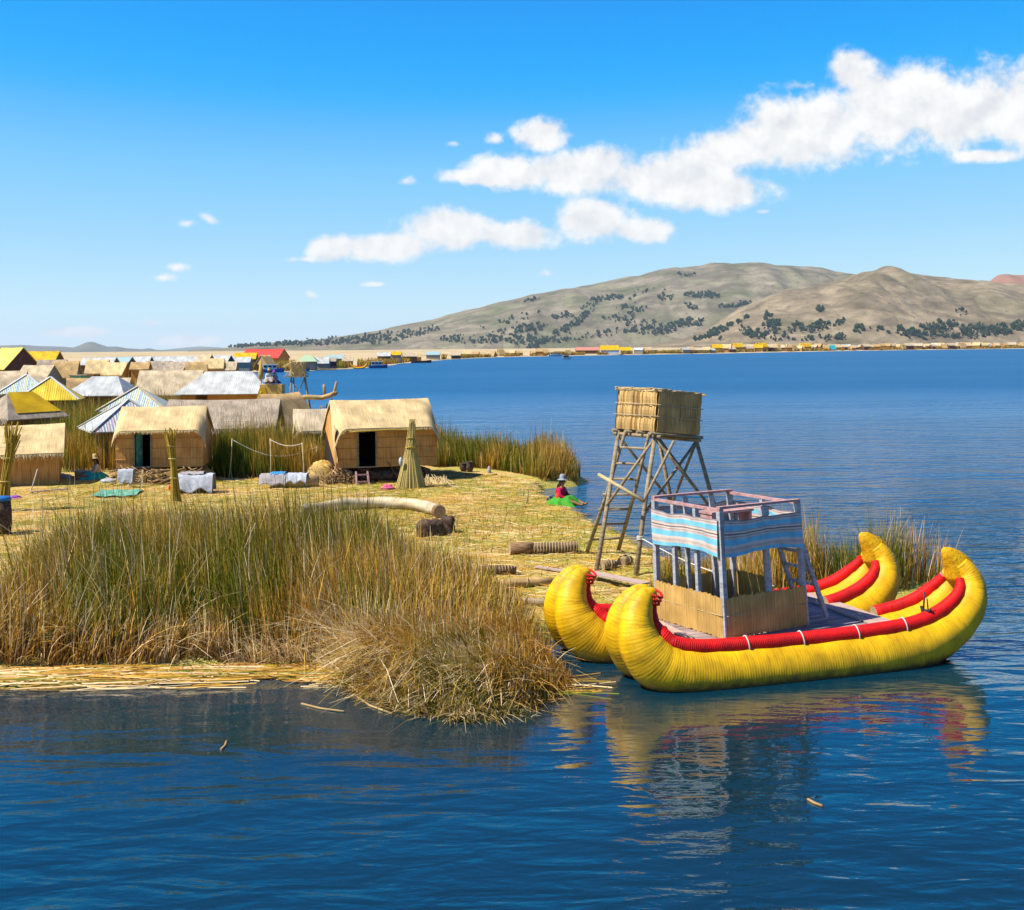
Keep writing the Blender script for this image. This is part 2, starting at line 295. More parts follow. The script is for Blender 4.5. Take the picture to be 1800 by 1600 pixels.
M['top_white'] = pmat('top_white', [(.58, .56, .54), (.7, .68, .66)], (9, 9, 9), 'Object', .9, .3)
M['top_dark'] = pmat('top_dark', [(.03, .02, .05), (.08, .05, .10)], (9, 9, 9), 'Object', .9, .3)
M['skin'] = pmat('skin', [(.24, .12, .07), (.33, .17, .10)], (8, 8, 8), 'Object', .6, .1)
M['hair'] = pmat('hair', [(.008, .006, .006), (.02, .015, .013)], (20, 20, 20), 'Object', .5, .3)
M['hat_grey'] = pmat('hat_grey', [(.26, .28, .32), (.38, .40, .44)], (12, 12, 12), 'Object', .9, .2)
M['hat_straw'] = pmat('hat_straw', [(.46, .34, .17), (.62, .50, .30)], (20, 20, 20), 'Object', .9, .3)
M['eye'] = pmat('eye_dark', [(.01, .008, .008), (.02, .016, .016)], (5, 5, 5), 'Object', .3, 0)
M['basin'] = pmat('basin_plastic', [(.44, .42, .38), (.58, .56, .5)], (4, 4, 4), 'Object', .5, .1)
M['stone'] = pmat('pale_stone', [(.34, .30, .26), (.55, .50, .44)], (9, 9, 9), 'Object', .9, .5)
M['clay'] = pmat('clay_pot', [(.05, .035, .03), (.13, .08, .06)], (7, 7, 7), 'Object', .7, .3)
def stripes(cols, n=None):
    return [(i/len(cols), c) for i, c in enumerate(cols)]
wht, blu, pnk, yel, grn = (.54, .58, .58), (.30, .46, .58), (.60, .42, .44), (.74, .62, .18), (.42, .62, .44)
M['stripe_pink'] = stripe_mat('corrugated_pink_blue', stripes([wht, pnk, wht, (.45, .50, .70), pnk, wht, blu]), .62, ridge=2.6)
M['stripe_pastel'] = stripe_mat('corrugated_pastel', stripes([(.50, .64, .70), wht, grn, (.60, .68, .50), wht, yel, (.46, .62, .58), blu]), .75, ridge=2.6)
tan_, brn_, sky_ = (.62, .52, .46), (.22, .14, .13), (.22, .56, .72)
M['cloth_stripe'] = stripe_mat('woven_cloth', [(0, sky_), (.10, tan_), (.17, (.52, .40, .36)), (.20, tan_), (.25, (.70, .62, .56)), (.30, sky_), (.46, tan_), (.51, (.46, .34, .30)), (.54, (.70, .64, .58)), (.58, brn_), (.62, (.70, .62, .54)), (.67, (.50, .36, .33)), (.70, sky_), (.84, (.66, .58, .53)), (.89, (.44, .32, .30)), (.92, tan_), (.96, (.30, .24, .26))], .64, .9, axis=1, spec=.1)

# ------------------------------------------------------------------ mesh builder
class MB:
    def __init__(s): s.v = []; s.f = []; s.uv = []; s.mi = []; s.sm = []
    def face(s, idx, uv=None, mi=0, sm=False):
        s.f.append(tuple(idx)); s.uv.append(uv or [(0, 0)]*len(idx)); s.mi.append(mi); s.sm.append(sm)
    def quad(s, a, b, c, d, mi=0, uvs=1.0):
        """a-b along u, a-d along v, metres for UV"""
        i = len(s.v); s.v += [tuple(a), tuple(b), tuple(c), tuple(d)]
        a, b, c, d = map(Vector, (a, b, c, d))
        e = (b-a).normalized() if (b-a).length > 1e-6 else Vector((1, 0, 0)); nrm = e.cross(d-a)
        g = nrm.cross(e).normalized() if nrm.length > 1e-9 else Vector((0, 0, 1))
        s.face((i, i+1, i+2, i+3), [((p-a).dot(e)*uvs, (p-a).dot(g)*uvs) for p in (a, b, c, d)], mi)
    def tri(s, a, b, c, mi=0):
        i = len(s.v); s.v += [tuple(a), tuple(b), tuple(c)]
        a, b, c = map(Vector, (a, b, c)); e = (b-a).normalized(); g = e.cross(c-a).cross(e).normalized()
        s.face((i, i+1, i+2), [((p-a).dot(e), (p-a).dot(g)) for p in (a, b, c)], mi)
    def box(s, cen, size, rz=0, mi=0, tilt=None, taper=1.0):
        cx, cy, cz = cen; sx, sy, sz = (q/2 for q in size)
        pts = []
        m = Matrix.Rotation(rz, 3, 'Z')
        if tilt is not None: m = m @ tilt
        for z in (-1, 1):
            k = taper if z > 0 else 1
            for x, y in ((-1, -1), (1, -1), (1, 1), (-1, 1)):
                pts.append(m @ Vector((x*sx*k, y*sy*k, z*sz)) + Vector(cen))
        q = pts
        for a, b, c, d in ((0, 1, 5, 4), (1, 2, 6, 5), (2, 3, 7, 6), (3, 0, 4, 7), (4, 5, 6, 7), (3, 2, 1, 0)): s.quad(q[a], q[b], q[c], q[d], mi)
    def beam(s, a, b, w, h=None, mi=0, up=(0, 0, 1)):
        a, b = Vector(a), Vector(b); d = (b-a).normalized(); up = Vector(up)
        if abs(d.dot(up)) > .95: up = Vector((0, 1, 0))
        x = d.cross(up).normalized(); y = x.cross(d).normalized(); h = h or w
        A = [a+x*(w/2*i)+y*(h/2*j) for i, j in ((-1, -1), (1, -1), (1, 1), (-1, 1))]; B = [p+(b-a) for p in A]
        for i in range(4): j = (i+1) % 4; s.quad(A[i], A[j], B[j], B[i], mi)
        s.quad(A[3], A[2], A[1], A[0], mi); s.quad(B[0], B[1], B[2], B[3], mi)
    def tube(s, pts, rad, n=10, mi=0, caps=True, capmi=None, jit=0, up=(0, 0, 1), flat=1.0):
        pts = [Vector(p) for p in pts]; k = len(pts)
        if isinstance(rad, (int, float)): rad = [rad]*k
        base = len(s.v); L = 0; ls = []
        prev = None
        for i, p in enumerate(pts):
            if i: L += (p-pts[i-1]).length
            ls.append(L)
            t = (pts[min(i+1, k-1)]-pts[max(i-1, 0)]).normalized()
            if prev is None:
                u = Vector(up); u = Vector((0, 1, 0)) if abs(t.dot(u)) > .95 else u
                x = t.cross(u).normalized()
            else:
                x = (prev - t*prev.dot(t)); x = x.normalized() if x.length > 1e-6 else t.orthogonal().normalized()
            prev = x; y = x.cross(t).normalized()
            for j in range(n):
                a = 2*math.pi*j/n; r = rad[i]*(1+(random.uniform(-jit, jit) if jit else 0))
                s.v.append(tuple(p + x*math.cos(a)*r + y*math.sin(a)*r*flat))
        rm = max(rad)
        for i in range(k-1):
            for j in range(n):
                j2 = (j+1) % n; b0 = base+i*n; b1 = b0+n
                u0, u1 = ls[i], ls[i+1]; v0, v1 = 2*math.pi*rm*j/n, 2*math.pi*rm*(j+1)/n
                s.face((b0+j, b0+j2, b1+j2, b1+j), [(u0, v0), (u0, v1), (u1, v1), (u1, v0)], mi, True)
        if caps:
            cm = mi if capmi is None else capmi
            s.face([base+j for j in range(n)][::-1], None, cm); s.face([base+(k-1)*n+j for j in range(n)], None, cm)
    def grid(s, pts, mi=0, sm=True, uv=None, closed=False):
        """pts[i][j] -> surface; UV in metres along rows/cols"""
        base = len(s.v); ni, nj = len(pts), len(pts[0])
        for r in pts: s.v += [tuple(p) for p in r]
        if uv is None:
            uv = []
            acc_u = [0.0]
            mid = nj//2
            for i in range(1, ni): acc_u.append(acc_u[-1]+(Vector(pts[i][mid])-Vector(pts[i-1][mid])).length)
            for i in range(ni):
                row = [0.0]
                for j in range(1, nj): row.append(row[-1]+(Vector(pts[i][j])-Vector(pts[i][j-1])).length)
                uv.append([(acc_u[i], q) for q in row])
        for i in range(ni-1):
            for j in range(nj-1):
                a, b, c, d = base+i*nj+j, base+(i+1)*nj+j, base+(i+1)*nj+j+1, base+i*nj+j+1
                s.face((a, b, c, d), [uv[i][j], uv[i+1][j], uv[i+1][j+1], uv[i][j+1]], mi, sm)
    def lathe(s, prof, n=16, cen=(0, 0, 0), mi=0):
        rows = []
        for i in range(n+1):
            a = 2*math.pi*i/n
            rows.append([(cen[0]+r*math.cos(a), cen[1]+r*math.sin(a), cen[2]+z) for r, z in prof])
        s.grid(rows, mi)
    def blob(s, cen, size, seed=0, rough=.25, nu=10, nv=7, mi=0, flat_bottom=None, fr=2.0, sq=0):
        rows = []
        for i in range(nu+1):
            row = []
            for j in range(nv+1):
                th = 2*math.pi*(i % nu)/nu; ph = math.pi*j/nv
                d = Vector((math.sin(ph)*math.cos(th), math.sin(ph)*math.sin(th), math.cos(ph)))
                k = (1 if not sq else (abs(d.x)**sq+abs(d.y)**sq+abs(d.z)**sq)**(-1/sq)*.85) + rough*(2*float(fbm(d.x*fr+seed*3.1+7, d.y*fr+d.z*fr*1.15+seed*1.7, 3, seed))-1)
                p = Vector((cen[0]+d.x*size[0]*k, cen[1]+d.y*size[1]*k, cen[2]+d.z*size[2]*k))
                if flat_bottom is not None and p.z < flat_bottom: p.z = flat_bottom
                row.append(p)
            rows.append(row)
        s.grid(rows, mi)
    def build(s, name, mats, parent=None, loc=None, bevel=0):
        me = bpy.data.meshes.new(name); me.from_pydata(s.v, [], s.f)
        uvl = me.uv_layers.new(name='UVMap')
        flat = [c for uv in s.uv for p in uv for c in p]; uvl.data.foreach_set('uv', flat)
        if not isinstance(mats, (list, tuple)): mats = [mats]
        for m in mats: me.materials.append(M[m] if isinstance(m, str) else m)
        me.polygons.foreach_set('material_index', s.mi); me.polygons.foreach_set('use_smooth', s.sm)
        me.update()
        o = bpy.data.objects.new(name, me); COL.objects.link(o)
        if parent: o.parent = parent
        if loc is not None: o.location = loc
        if bevel:
            b = o.modifiers.new('bevel', 'BEVEL'); b.width = bevel; b.segments = 2; b.limit_method = 'ANGLE'
        return o

def tag(o, label=None, cat=None, group=None, kind=None):
    if label: o['label'] = label
    if cat: o['category'] = cat
    if group: o['group'] = group
    if kind: o['kind'] = kind
    return o
def thing(name, label, cat, loc=(0, 0, 0), rz=0, group=None):
    o = bpy.data.objects.new(name, None); COL.objects.link(o); o.empty_display_size = .2
    o.location = loc; o.rotation_euler = (0, 0, rz)
    return tag(o, label, cat, group)
def copy_tree(o, parent=None):
    kids = [k for k in bpy.data.objects if k.parent == o]
    c = o.copy(); COL.objects.link(c)
    if parent: c.parent = parent
    for k in kids: copy_tree(k, c)
    return c
def spline(keys, n):
    """Catmull-Rom through rows of numbers"""
    K = np.array(keys, float); m = len(K); out = []
    for t in np.linspace(0, m-1, n):
        i = min(int(t), m-2); u = t-i
        p0, p1, p2, p3 = K[max(i-1, 0)], K[i], K[i+1], K[min(i+2, m-1)]
        out.append(.5*((2*p1)+(-p0+p2)*u+(2*p0-5*p1+4*p2-p3)*u*u+(-p0+3*p1-3*p2+p3)*u**3))
    return np.array(out)
#%%SETTING
# ------------------------------------------------------------------ setting: water
WL = -0.35
def water_mat():
    m = bpy.data.materials.new('lake_water'); m.use_nodes = True; nt = m.node_tree; N, L = nt.nodes, nt.links
    b = N['Principled BSDF']; b.inputs['Base Color'].default_value = (.0005, .026, .058, 1)
    b.inputs['Roughness'].default_value = .045; b.inputs['IOR'].default_value = 1.75; b.inputs['Specular IOR Level'].default_value = .5
    tc = N.new('ShaderNodeTexCoord')
    def noise(scale, det, rough=.5, rot=0, dist=0):
        mp = N.new('ShaderNodeMapping'); mp.inputs['Scale'].default_value = scale; mp.inputs['Rotation'].default_value = (0, 0, rot); L.new(tc.outputs['Object'], mp.inputs['Vector'])
        n = N.new('ShaderNodeTexNoise'); n.inputs['Scale'].default_value = 1; n.inputs['Detail'].default_value = det; n.inputs['Roughness'].default_value = rough; n.inputs['Distortion'].default_value = dist
        L.new(mp.outputs[0], n.inputs['Vector']); return n.outputs['Fac']
    def mt(op, a, b_=None, c=None):
        n = N.new('ShaderNodeMath'); n.operation = op
        for i, v in enumerate((a, b_, c)):
            if v is None: continue
            if isinstance(v, (int, float)): n.inputs[i].default_value = v
            else: L.new(v, n.inputs[i])
        return n.outputs[0]
    w1 = noise((.85, 2.3, 1), 2.5, .45, R(-16), .5)       # short wind waves running across
    w2 = noise((3.4, 6.5, 1), 3, .55, R(-10), .3)    # ripples
    w3 = noise((.16, .5, 1), 2, .5, R(8))            # long swell
    h = mt('ADD', mt('MULTIPLY', w1, .42), mt('MULTIPLY', w2, .075)); h = mt('MULTIPLY_ADD', w3, .75, h)
    # calm and ruffled patches
    pt = noise((.012, .045, 1), 3, .55, R(3))
    mr = N.new('ShaderNodeMapRange'); mr.inputs['From Min'].default_value = .38; mr.inputs['From Max'].default_value = .62
    mr.inputs['To Min'].default_value = .45; mr.inputs['To Max'].default_value = 1.0; L.new(pt, mr.inputs['Value'])
    bp = N.new('ShaderNodeBump'); bp.inputs['Distance'].default_value = 1.0; L.new(mr.outputs[0], bp.inputs['Strength'])
    sp = N.new('ShaderNodeSeparateXYZ'); L.new(tc.outputs['Object'], sp.inputs[0])
    lee = N.new('ShaderNodeValToRGB'); el = lee.color_ramp.elements; el.new(.5); el.new(.6); el.new(.3)   # sheltered water round the moored boat
    for e, (p, v) in zip(el, ((8/40, .40), (12/40, .28), (17/40, .15), (21/40, .32), (28/40, 1.0))): e.position = p; e.color = (v, v, v, 1)
    yd = mt('DIVIDE', sp.outputs[1], 40.0); L.new(yd, lee.inputs[0])
    L.new(mt('MULTIPLY', mr.outputs[0], lee.outputs[0]), bp.inputs['Strength'])
    rg_ = N.new('ShaderNodeMapRange'); rg_.inputs['From Min'].default_value = 30; rg_.inputs['From Max'].default_value = 150; rg_.inputs['To Min'].default_value = .012; rg_.inputs['To Max'].default_value = .40; L.new(sp.outputs[1], rg_.inputs['Value']); L.new(rg_.outputs[0], b.inputs['Roughness'])
    sl_ = N.new('ShaderNodeMapRange'); sl_.inputs['From Min'].default_value = 25; sl_.inputs['From Max'].default_value = 140; sl_.inputs['To Min'].default_value = .5; sl_.inputs['To Max'].default_value = .2; L.new(sp.outputs[1], sl_.inputs['Value']); L.new(sl_.outputs[0], b.inputs['Specular IOR Level'])
    # shallow dark teal water by the reeds, deep blue open lake
    dp = N.new('ShaderNodeMapRange'); dp.inputs['From Min'].default_value = 16; dp.inputs['From Max'].default_value = 48; L.new(sp.outputs[1], dp.inputs['Value'])
    cm = N.new('ShaderNodeMix'); cm.data_type = 'RGBA'; cm.inputs[6].default_value = (.0002, .017, .028, 1); cm.inputs[7].default_value = (.0003, .078, .19, 1); L.new(dp.outputs[0], cm.inputs[0]); L.new(cm.outputs[2], b.inputs['Base Color'])
    L.new(h, bp.inputs['Height']); L.new(bp.outputs[0], b.inputs['Normal'])
    return m
mb = MB(); mb.quad((-9000, -40, WL), (9000, -40, WL), (9000, 9000, WL), (-9000, 9000, WL))
tag(mb.build('lake_water', water_mat()), 'deep blue rippled lake water around the reed island', 'water', kind='structure')

# ------------------------------------------------------------------ setting: island ground
ISL = [P(-700, 1186, -.2), P(0, 1180, -.2), P(330, 1174, -.2), P(560, 1172, -.2), P(650, 1205, -.2), P(720, 1238, -.2), P(830, 1252, -.2), P(930, 1236, -.2)]
ISL = [(p.x, p.y+.45) for p in ISL]
ISL += [(.55, 19.1), (.5, 20.2), (.6, 21.6), (1.6, 22.6), (3.2, 23.4), (5.2, 24.2), (7.2, 24.9), (9.5, 25.5), (9.9, 26.2), (7.5, 26.7), (5.2, 26.7), (4.2, 27.6), (3.75, 29.6)]
ISL += [(p.x, p.y) for p in (P(1140, 955), P(1098, 930), P(1050, 910), P(1018, 892), P(990, 884), P(962, 864), P(945, 850), P(960, 843), P(1012, 839))]
ISL += [(2.9, 47.5), (2.0, 50), (-.5, 53), (-4, 57), (-8, 64), (-13, 80), (-19, 102), (-28, 135), (-42, 190), (-50, 226), (-95, 240), (-200, 320), (-400, 320), (-130, 60), (-60, 26)]
ISL = np.array(ISL)
def sdist(x, y, poly):
    """signed distance to a polygon, positive inside"""
    d = np.full(x.shape, 1e9); ins = np.zeros(x.shape, bool); n = len(poly)
    for i in range(n):
        ax, ay = poly[i]; bx, by = poly[(i+1) % n]
        ex, ey = bx-ax, by-ay; t = np.clip(((x-ax)*ex+(y-ay)*ey)/(ex*ex+ey*ey+1e-12), 0, 1)
        d = np.minimum(d, np.hypot(x-ax-t*ex, y-ay-t*ey))
        c = ((ay > y) != (by > y)) & (x < ex*(y-ay)/(by-ay+1e-12)+ax); ins ^= c
    return np.where(ins, d, -d)
def ground_z(x, y):
    x = np.asarray(x, float); y = np.asarray(y, float)
    sd = sdist(x, y, ISL) + .35*(fbm(x*1.3, y*1.3, 3, 5)-.45)
    e = np.clip(sd/.55, -1.5, 1)
    z = np.where(e > 0, -.33+.33*np.sin(np.clip(e, 0, 1)*math.pi/2), -.33+e*.5)
    return z + np.where(e > 0, .10*(fbm(x*.6, y*.6, 4, 3)-.47)+.035*(fbm(x*3.5, y*3.5, 2, 9)-.4), 0)
def straw_ground_mat():
    m = bpy.data.materials.new('straw_ground'); m.use_nodes = True; nt = m.node_tree; N, L = nt.nodes, nt.links
    b = N['Principled BSDF']; b.inputs['Roughness'].default_value = .9; b.inputs['Specular IOR Level'].default_value = .15
    tc = N.new('ShaderNodeTexCoord')
    def noise(sc, det, rot=0, dist=0):
        mp = N.new('ShaderNodeMapping'); mp.inputs['Scale'].default_value = sc; mp.inputs['Rotation'].default_value = (0, 0, R(rot)); L.new(tc.outputs['Object'], mp.inputs['Vector'])
        n = N.new('ShaderNodeTexNoise'); n.inputs['Scale'].default_value = 1; n.inputs['Detail'].default_value = det; n.inputs['Distortion'].default_value = dist; L.new(mp.outputs[0], n.inputs['Vector']); return n.outputs['Fac']
    fib = noise((4, 26, 1), 5, 8, 1.2); fib2 = noise((24, 5, 1), 4, 25, 1.0); pat = noise((.35, .5, 1), 5)
    r1 = N.new('ShaderNodeValToRGB'); el = r1.color_ramp.elements; el.new(.5)
    for e, p, c in zip(el, (.3, .5, .68), ((.34, .18, .05), (.64, .42, .14), (.76, .56, .25))): e.position = p; e.color = (*tone(c, .80, .98), 1)
    r2 = N.new('ShaderNodeValToRGB'); el = r2.color_ramp.elements; el.new(.5)
    for e, p, c in zip(el, (.3, .5, .68), ((.22, .18, .03), (.47, .41, .07), (.62, .53, .15))): e.position = p; e.color = (*tone(c, .80, .98), 1)
    av = N.new('ShaderNodeMath'); av.operation = 'MULTIPLY_ADD'; av.inputs[1].default_value = .5; L.new(fib, av.inputs[0])
    h2 = N.new('ShaderNodeMath'); h2.operation = 'MULTIPLY'; h2.inputs[1].default_value = .5; L.new(fib2, h2.inputs[0]); L.new(h2.outputs[0], av.inputs[2])
    L.new(av.outputs[0], r1.inputs[0]); L.new(av.outputs[0], r2.inputs[0])
    mr = N.new('ShaderNodeMapRange'); mr.inputs['From Min'].default_value = .38; mr.inputs['From Max'].default_value = .54; L.new(pat, mr.inputs['Value'])
    mx = N.new('ShaderNodeMix'); mx.data_type = 'RGBA'; L.new(mr.outputs[0], mx.inputs[0]); L.new(r1.outputs[0], mx.inputs[6]); L.new(r2.outputs[0], mx.inputs[7])
    L.new(mx.outputs[2], b.inputs['Base Color'])
    bp = N.new('ShaderNodeBump'); bp.inputs['Strength'].default_value = .9; bp.inputs['Distance'].default_value = .06; L.new(av.outputs[0], bp.inputs['Height']); L.new(bp.outputs[0], b.inputs['Normal'])
    return m
M['ground'] = straw_ground_mat()
def polar_sheet(us, ds, zf):
    U, D = np.meshgrid(us, ds, indexing='ij'); X = U*D; Z = zf(X, D)
    mb = MB(); n0, n1 = X.shape
    mb.v = list(zip(X.ravel().tolist(), D.ravel().tolist(), Z.ravel().tolist()))
    keep = Z > WL-.45
    for i in range(n0-1):
        for j in range(n1-1):
            if keep[i, j] or keep[i+1, j] or keep[i, j+1] or keep[i+1, j+1]:
                a = i*n1+j; mb.face((a, a+n1, a+n1+1, a+1), None, 0, True)
    return mb
ds = np.concatenate([np.arange(15, 48, .16), np.geomspace(48, 330, 90)])
g = polar_sheet(np.linspace(-.62, .52, 330), ds, ground_z).build('island_ground', 'ground')
tag(g, 'floating island ground of trampled golden reeds', 'ground', kind='structure')

# ------------------------------------------------------------------ setting: far reed plain
FAR = [at(-500, 260), at(200, 262), at(318, 265), at(345, 305), at(415, 290), at(500, 280), at(560, 300), at(640, 326), at(700, 413), at(790, 560), at(880, 670), at(1060, 740), at(1240, 800), at(1500, 1000), at(1800, 1123), at(2300, 1250), at(2300, 4800), at(-500, 9000)]
FAR = np.array([(p.x, p.y) for p in FAR])
def plain_z(x, y):
    sd = sdist(x, y, FAR) + 6*(fbm(x*.05, y*.05, 3, 2)-.45)
    e = np.clip(sd/10, -1.5, 1)
    return np.where(e > 0, -.36+.75*e+.5*(fbm(x*.06, y*.06, 3, 8)-.4)*e, -.36+e)
M['plain'] = pmat('reed_plain', [(.36, .28, .15), (.54, .43, .27), (.60, .49, .33)], (.02, .006, 1), 'Object', .95, 0, 5, .1)
pl = polar_sheet(np.linspace(-.62, .6, 240), np.geomspace(250, 9000, 120), plain_z).build('reed_plain', 'plain')
tag(pl, 'wide tan plain of reeds beyond the lake', 'plain', kind='structure')

# ------------------------------------------------------------------ setting: hills
def hill(name, label, sil, D1, D2, cols, seed, rough, mat_scale, power=.75, n=220, m=46, rz=.16):
    """sil: (px, py) skyline seen at distance D2, foot at D1"""
    xs = np.array([p[0] for p in sil], float); ys = np.array([p[1] for p in sil], float)
    hs = np.array([Zat(a, b, D2) for a, b in sil])
    def zf(X, D):
        px = X/D*F+900
        h = np.interp(px, xs, hs, left=-30, right=hs[-1]); t = np.clip((D-D1)/(D2-D1), 0, 1.6)
        base = np.where(t <= 1, np.sin(np.clip(t, 0, 1)*math.pi/2)**power, 1-(t-1)**2*1.2)
        nz = fbm(X*mat_scale, D*mat_scale*.7, 5, seed)-.47
        rdg = 1-np.abs(2*fbm(X*mat_scale*1.6, D*mat_scale*.5, 4, seed+5)-1)
        env = np.clip(t*(1.25-t)*2.2, 0, 1)
        return h*base + np.clip(h, 0, 1e9)*env*(rough*nz*1.6 - rz*(rdg-.75) - .15*np.clip(1.35-t, 0, 1)*(1-np.abs(2*fbm(X*mat_scale*4.5, D*mat_scale*1.1, 3, seed+9)-1)-.75)) - 3*(1-np.clip(t*8, 0, 1))
    us = (np.linspace(xs[0], xs[-1], n)-900)/F; dd = D1+(D2-D1)*np.linspace(0, 1.5, m)
    U, D = np.meshgrid(us, dd, indexing='ij'); X = U*D; Z = zf(X, D)
    mb = MB(); n0, n1 = X.shape; mb.v = list(zip(X.ravel().tolist(), D.ravel().tolist(), Z.ravel().tolist()))
    for i in range(n0-1):
        for j in range(n1-1):
            a = i*n1+j; mb.face((a, a+n1, a+n1+1, a+1), None, 0, True)
    o = mb.build(name, cols); tag(o, label, 'hill', kind='structure'); return zf
M['hill_far'] = pmat('hill_far', [(.125, .135, .065), (.20, .178, .125), (.265, .225, .165), (.32, .275, .205)], (.0045, .0026, .008), 'Object', 1, 1.0, 9, 0, dist=22, mott=.011, stops=[.32, .44, .55, .68])
M['hill_near'] = pmat('hill_near', [(.145, .125, .075), (.23, .185, .125), (.295, .24, .165), (.36, .29, .205)], (.009, .005, .016), 'Object', 1, 1.0, 9, 0, dist=16, mott=.018, stops=[.32, .44, .56, .70])
hill_extra(M['hill_far'], (.075, .075, .045), (.13, .16, .055)); hill_extra(M['hill_near'], (.10, .08, .055), (.19, .18, .09))
M['hill_red'] = pmat('hill_red', [(.26, .14, .10), (.38, .22, .16)], (.006, .004, .01), 'Object', 1, .8, 6, 0, dist=8)
M['hill_blue'] = pmat('hill_distant', [(.10, .10, .07), (.2, .18, .13)], (.001, .001, .001), 'Object', 1, 0, 4, 0)
zf_big = hill('hill', 'long grey-brown hill with wooded lower slopes beyond the lake', [(330, 616), (400, 612), (440, 606.5), (500, 601), (560, 597), (620, 588), (700, 576), (760, 566), (820, 551), (880, 537), (940, 523), (1000, 511), (1060, 500), (1120, 489), (1180, 477), (1240, 468), (1275, 462), (1330, 465), (1380, 471), (1440, 478), (1500, 487), (1580, 500), (1700, 520), (1850, 540), (2000, 560)], 4700, 7000, 'hill_far', 3, .16, .0011, n=420, m=110)
zf_near = hill('hill', 'brown rocky hill nearer the shore at the right', [(1060, 612), (1140, 606), (1200, 597), (1250, 575), (1300, 541), (1350, 526), (1400, 515), (1450, 504), (1490, 490), (1515, 481), (1540, 476), (1570, 475), (1600, 477.5), (1640, 484), (1680, 488), (1720, 493), (1760, 497), (1800, 500), (1850, 508), (1950, 520), (2100, 540)], 3300, 4600, 'hill_near', 11, .22, .0020, n=400, m=120, rz=.28)
hill('hill', 'small reddish hilltop behind the brown hill at the right edge', [(1700, 530), (1735, 500), (1755, 487), (1775, 483), (1800, 485), (1850, 480), (1920, 500), (2000, 540)], 5000, 5800, 'hill_red', 23, .2, .002, n=60, m=24)
hill('hill', 'distant blue ridge with a conical peak at the far left', [(-200, 612), (-60, 608), (10, 607), (40, 606), (70, 608.5), (90, 609), (110, 609.5), (128, 611), (140, 607), (150, 602.5), (158, 600.5), (166, 601.5), (178, 606), (190, 609.5), (205, 609), (220, 612), (250, 614), (262, 612), (275, 615), (320, 616.5), (420, 617)], 13000, 15500, 'hill_blue', 31, .12, .0006, n=160, m=24)
hill('hill', 'faint pale blue ridge on the far horizon', [(240, 618), (280, 616), (320, 611.5), (350, 609), (380, 610.5), (410, 613), (440, 615), (480, 617)], 22000, 25000, 'hill_blue', 37, .1, .0005, n=60, m=16)

# ------------------------------------------------------------------ woods on the slopes
M['wood_far'] = pmat('woodland', [(.014, .028, .022), (.032, .055, .035), (.055, .078, .045)], (.12, .12, .12), 'Object', 1, .5, 4, 0, dist=1)
def woods(name, label, zf, spec, d0, d1, hgt, seed):
    rg = np.random.default_rng(seed); mb = MB()
    dd = np.geomspace(d0, d1, 400)
    for cx, cy, rx, ry, tilt, n in spec:
        for _ in range(n):
            a = rg.uniform(0, 2*math.pi); r = math.sqrt(rg.uniform(0, 1)); ex, ey = r*math.cos(a)*rx, r*math.sin(a)*ry
            t = R(tilt); px = cx+ex*math.cos(t)+ey*math.sin(t); py = cy-ex*math.sin(t)+ey*math.cos(t)
            zz = zf((px-900)/F*dd, dd); zl = np.array([Zat(px, py, d) for d in dd]); k = np.argmax(zz >= zl)
            if k == 0: continue
            D = dd[k]; X = ((px-900)+ROLL*(YH-py))/F*D; z = float(zf(np.array([X]), np.array([D]))[0]); h = hgt*rg.uniform(.6, 1.35); w = h*rg.uniform(.32, .55)
            # an uneven little crown of a few leaf clumps
            i0 = len(mb.v)
            for c in range(3):
                ox, oy, oz = rg.uniform(-.5, .5)*w*1.2, rg.uniform(-.5, .5)*w, h*rg.uniform(.3, .72); s = w*rg.uniform(.55, .85)
                b0 = len(mb.v); ring = []
                for zz_, rr in ((-.9, .45), (-.1, 1.0), (.75, .6)):
                    for q in range(5):
                        an = 2*math.pi*q/5+zz_; k_ = rr*s*rg.uniform(.7, 1.25); mb.v.append((X+ox+k_*math.cos(an), D+oy+k_*math.sin(an), z+oz+zz_*s*rg.uniform(.8, 1.2)))
                mb.v.append((X+ox, D+oy, z+oz+s*1.25))
                for lv in range(2):
                    for q in range(5):
                        q2 = (q+1) % 5; mb.face((b0+lv*5+q, b0+lv*5+q2, b0+lv*5+5+q2, b0+lv*5+5+q))
                for q in range(5): mb.face((b0+10+q, b0+10+(q+1) % 5, b0+15))
    return tag(mb.build(name, 'wood_far'), label, 'woods', kind='stuff')
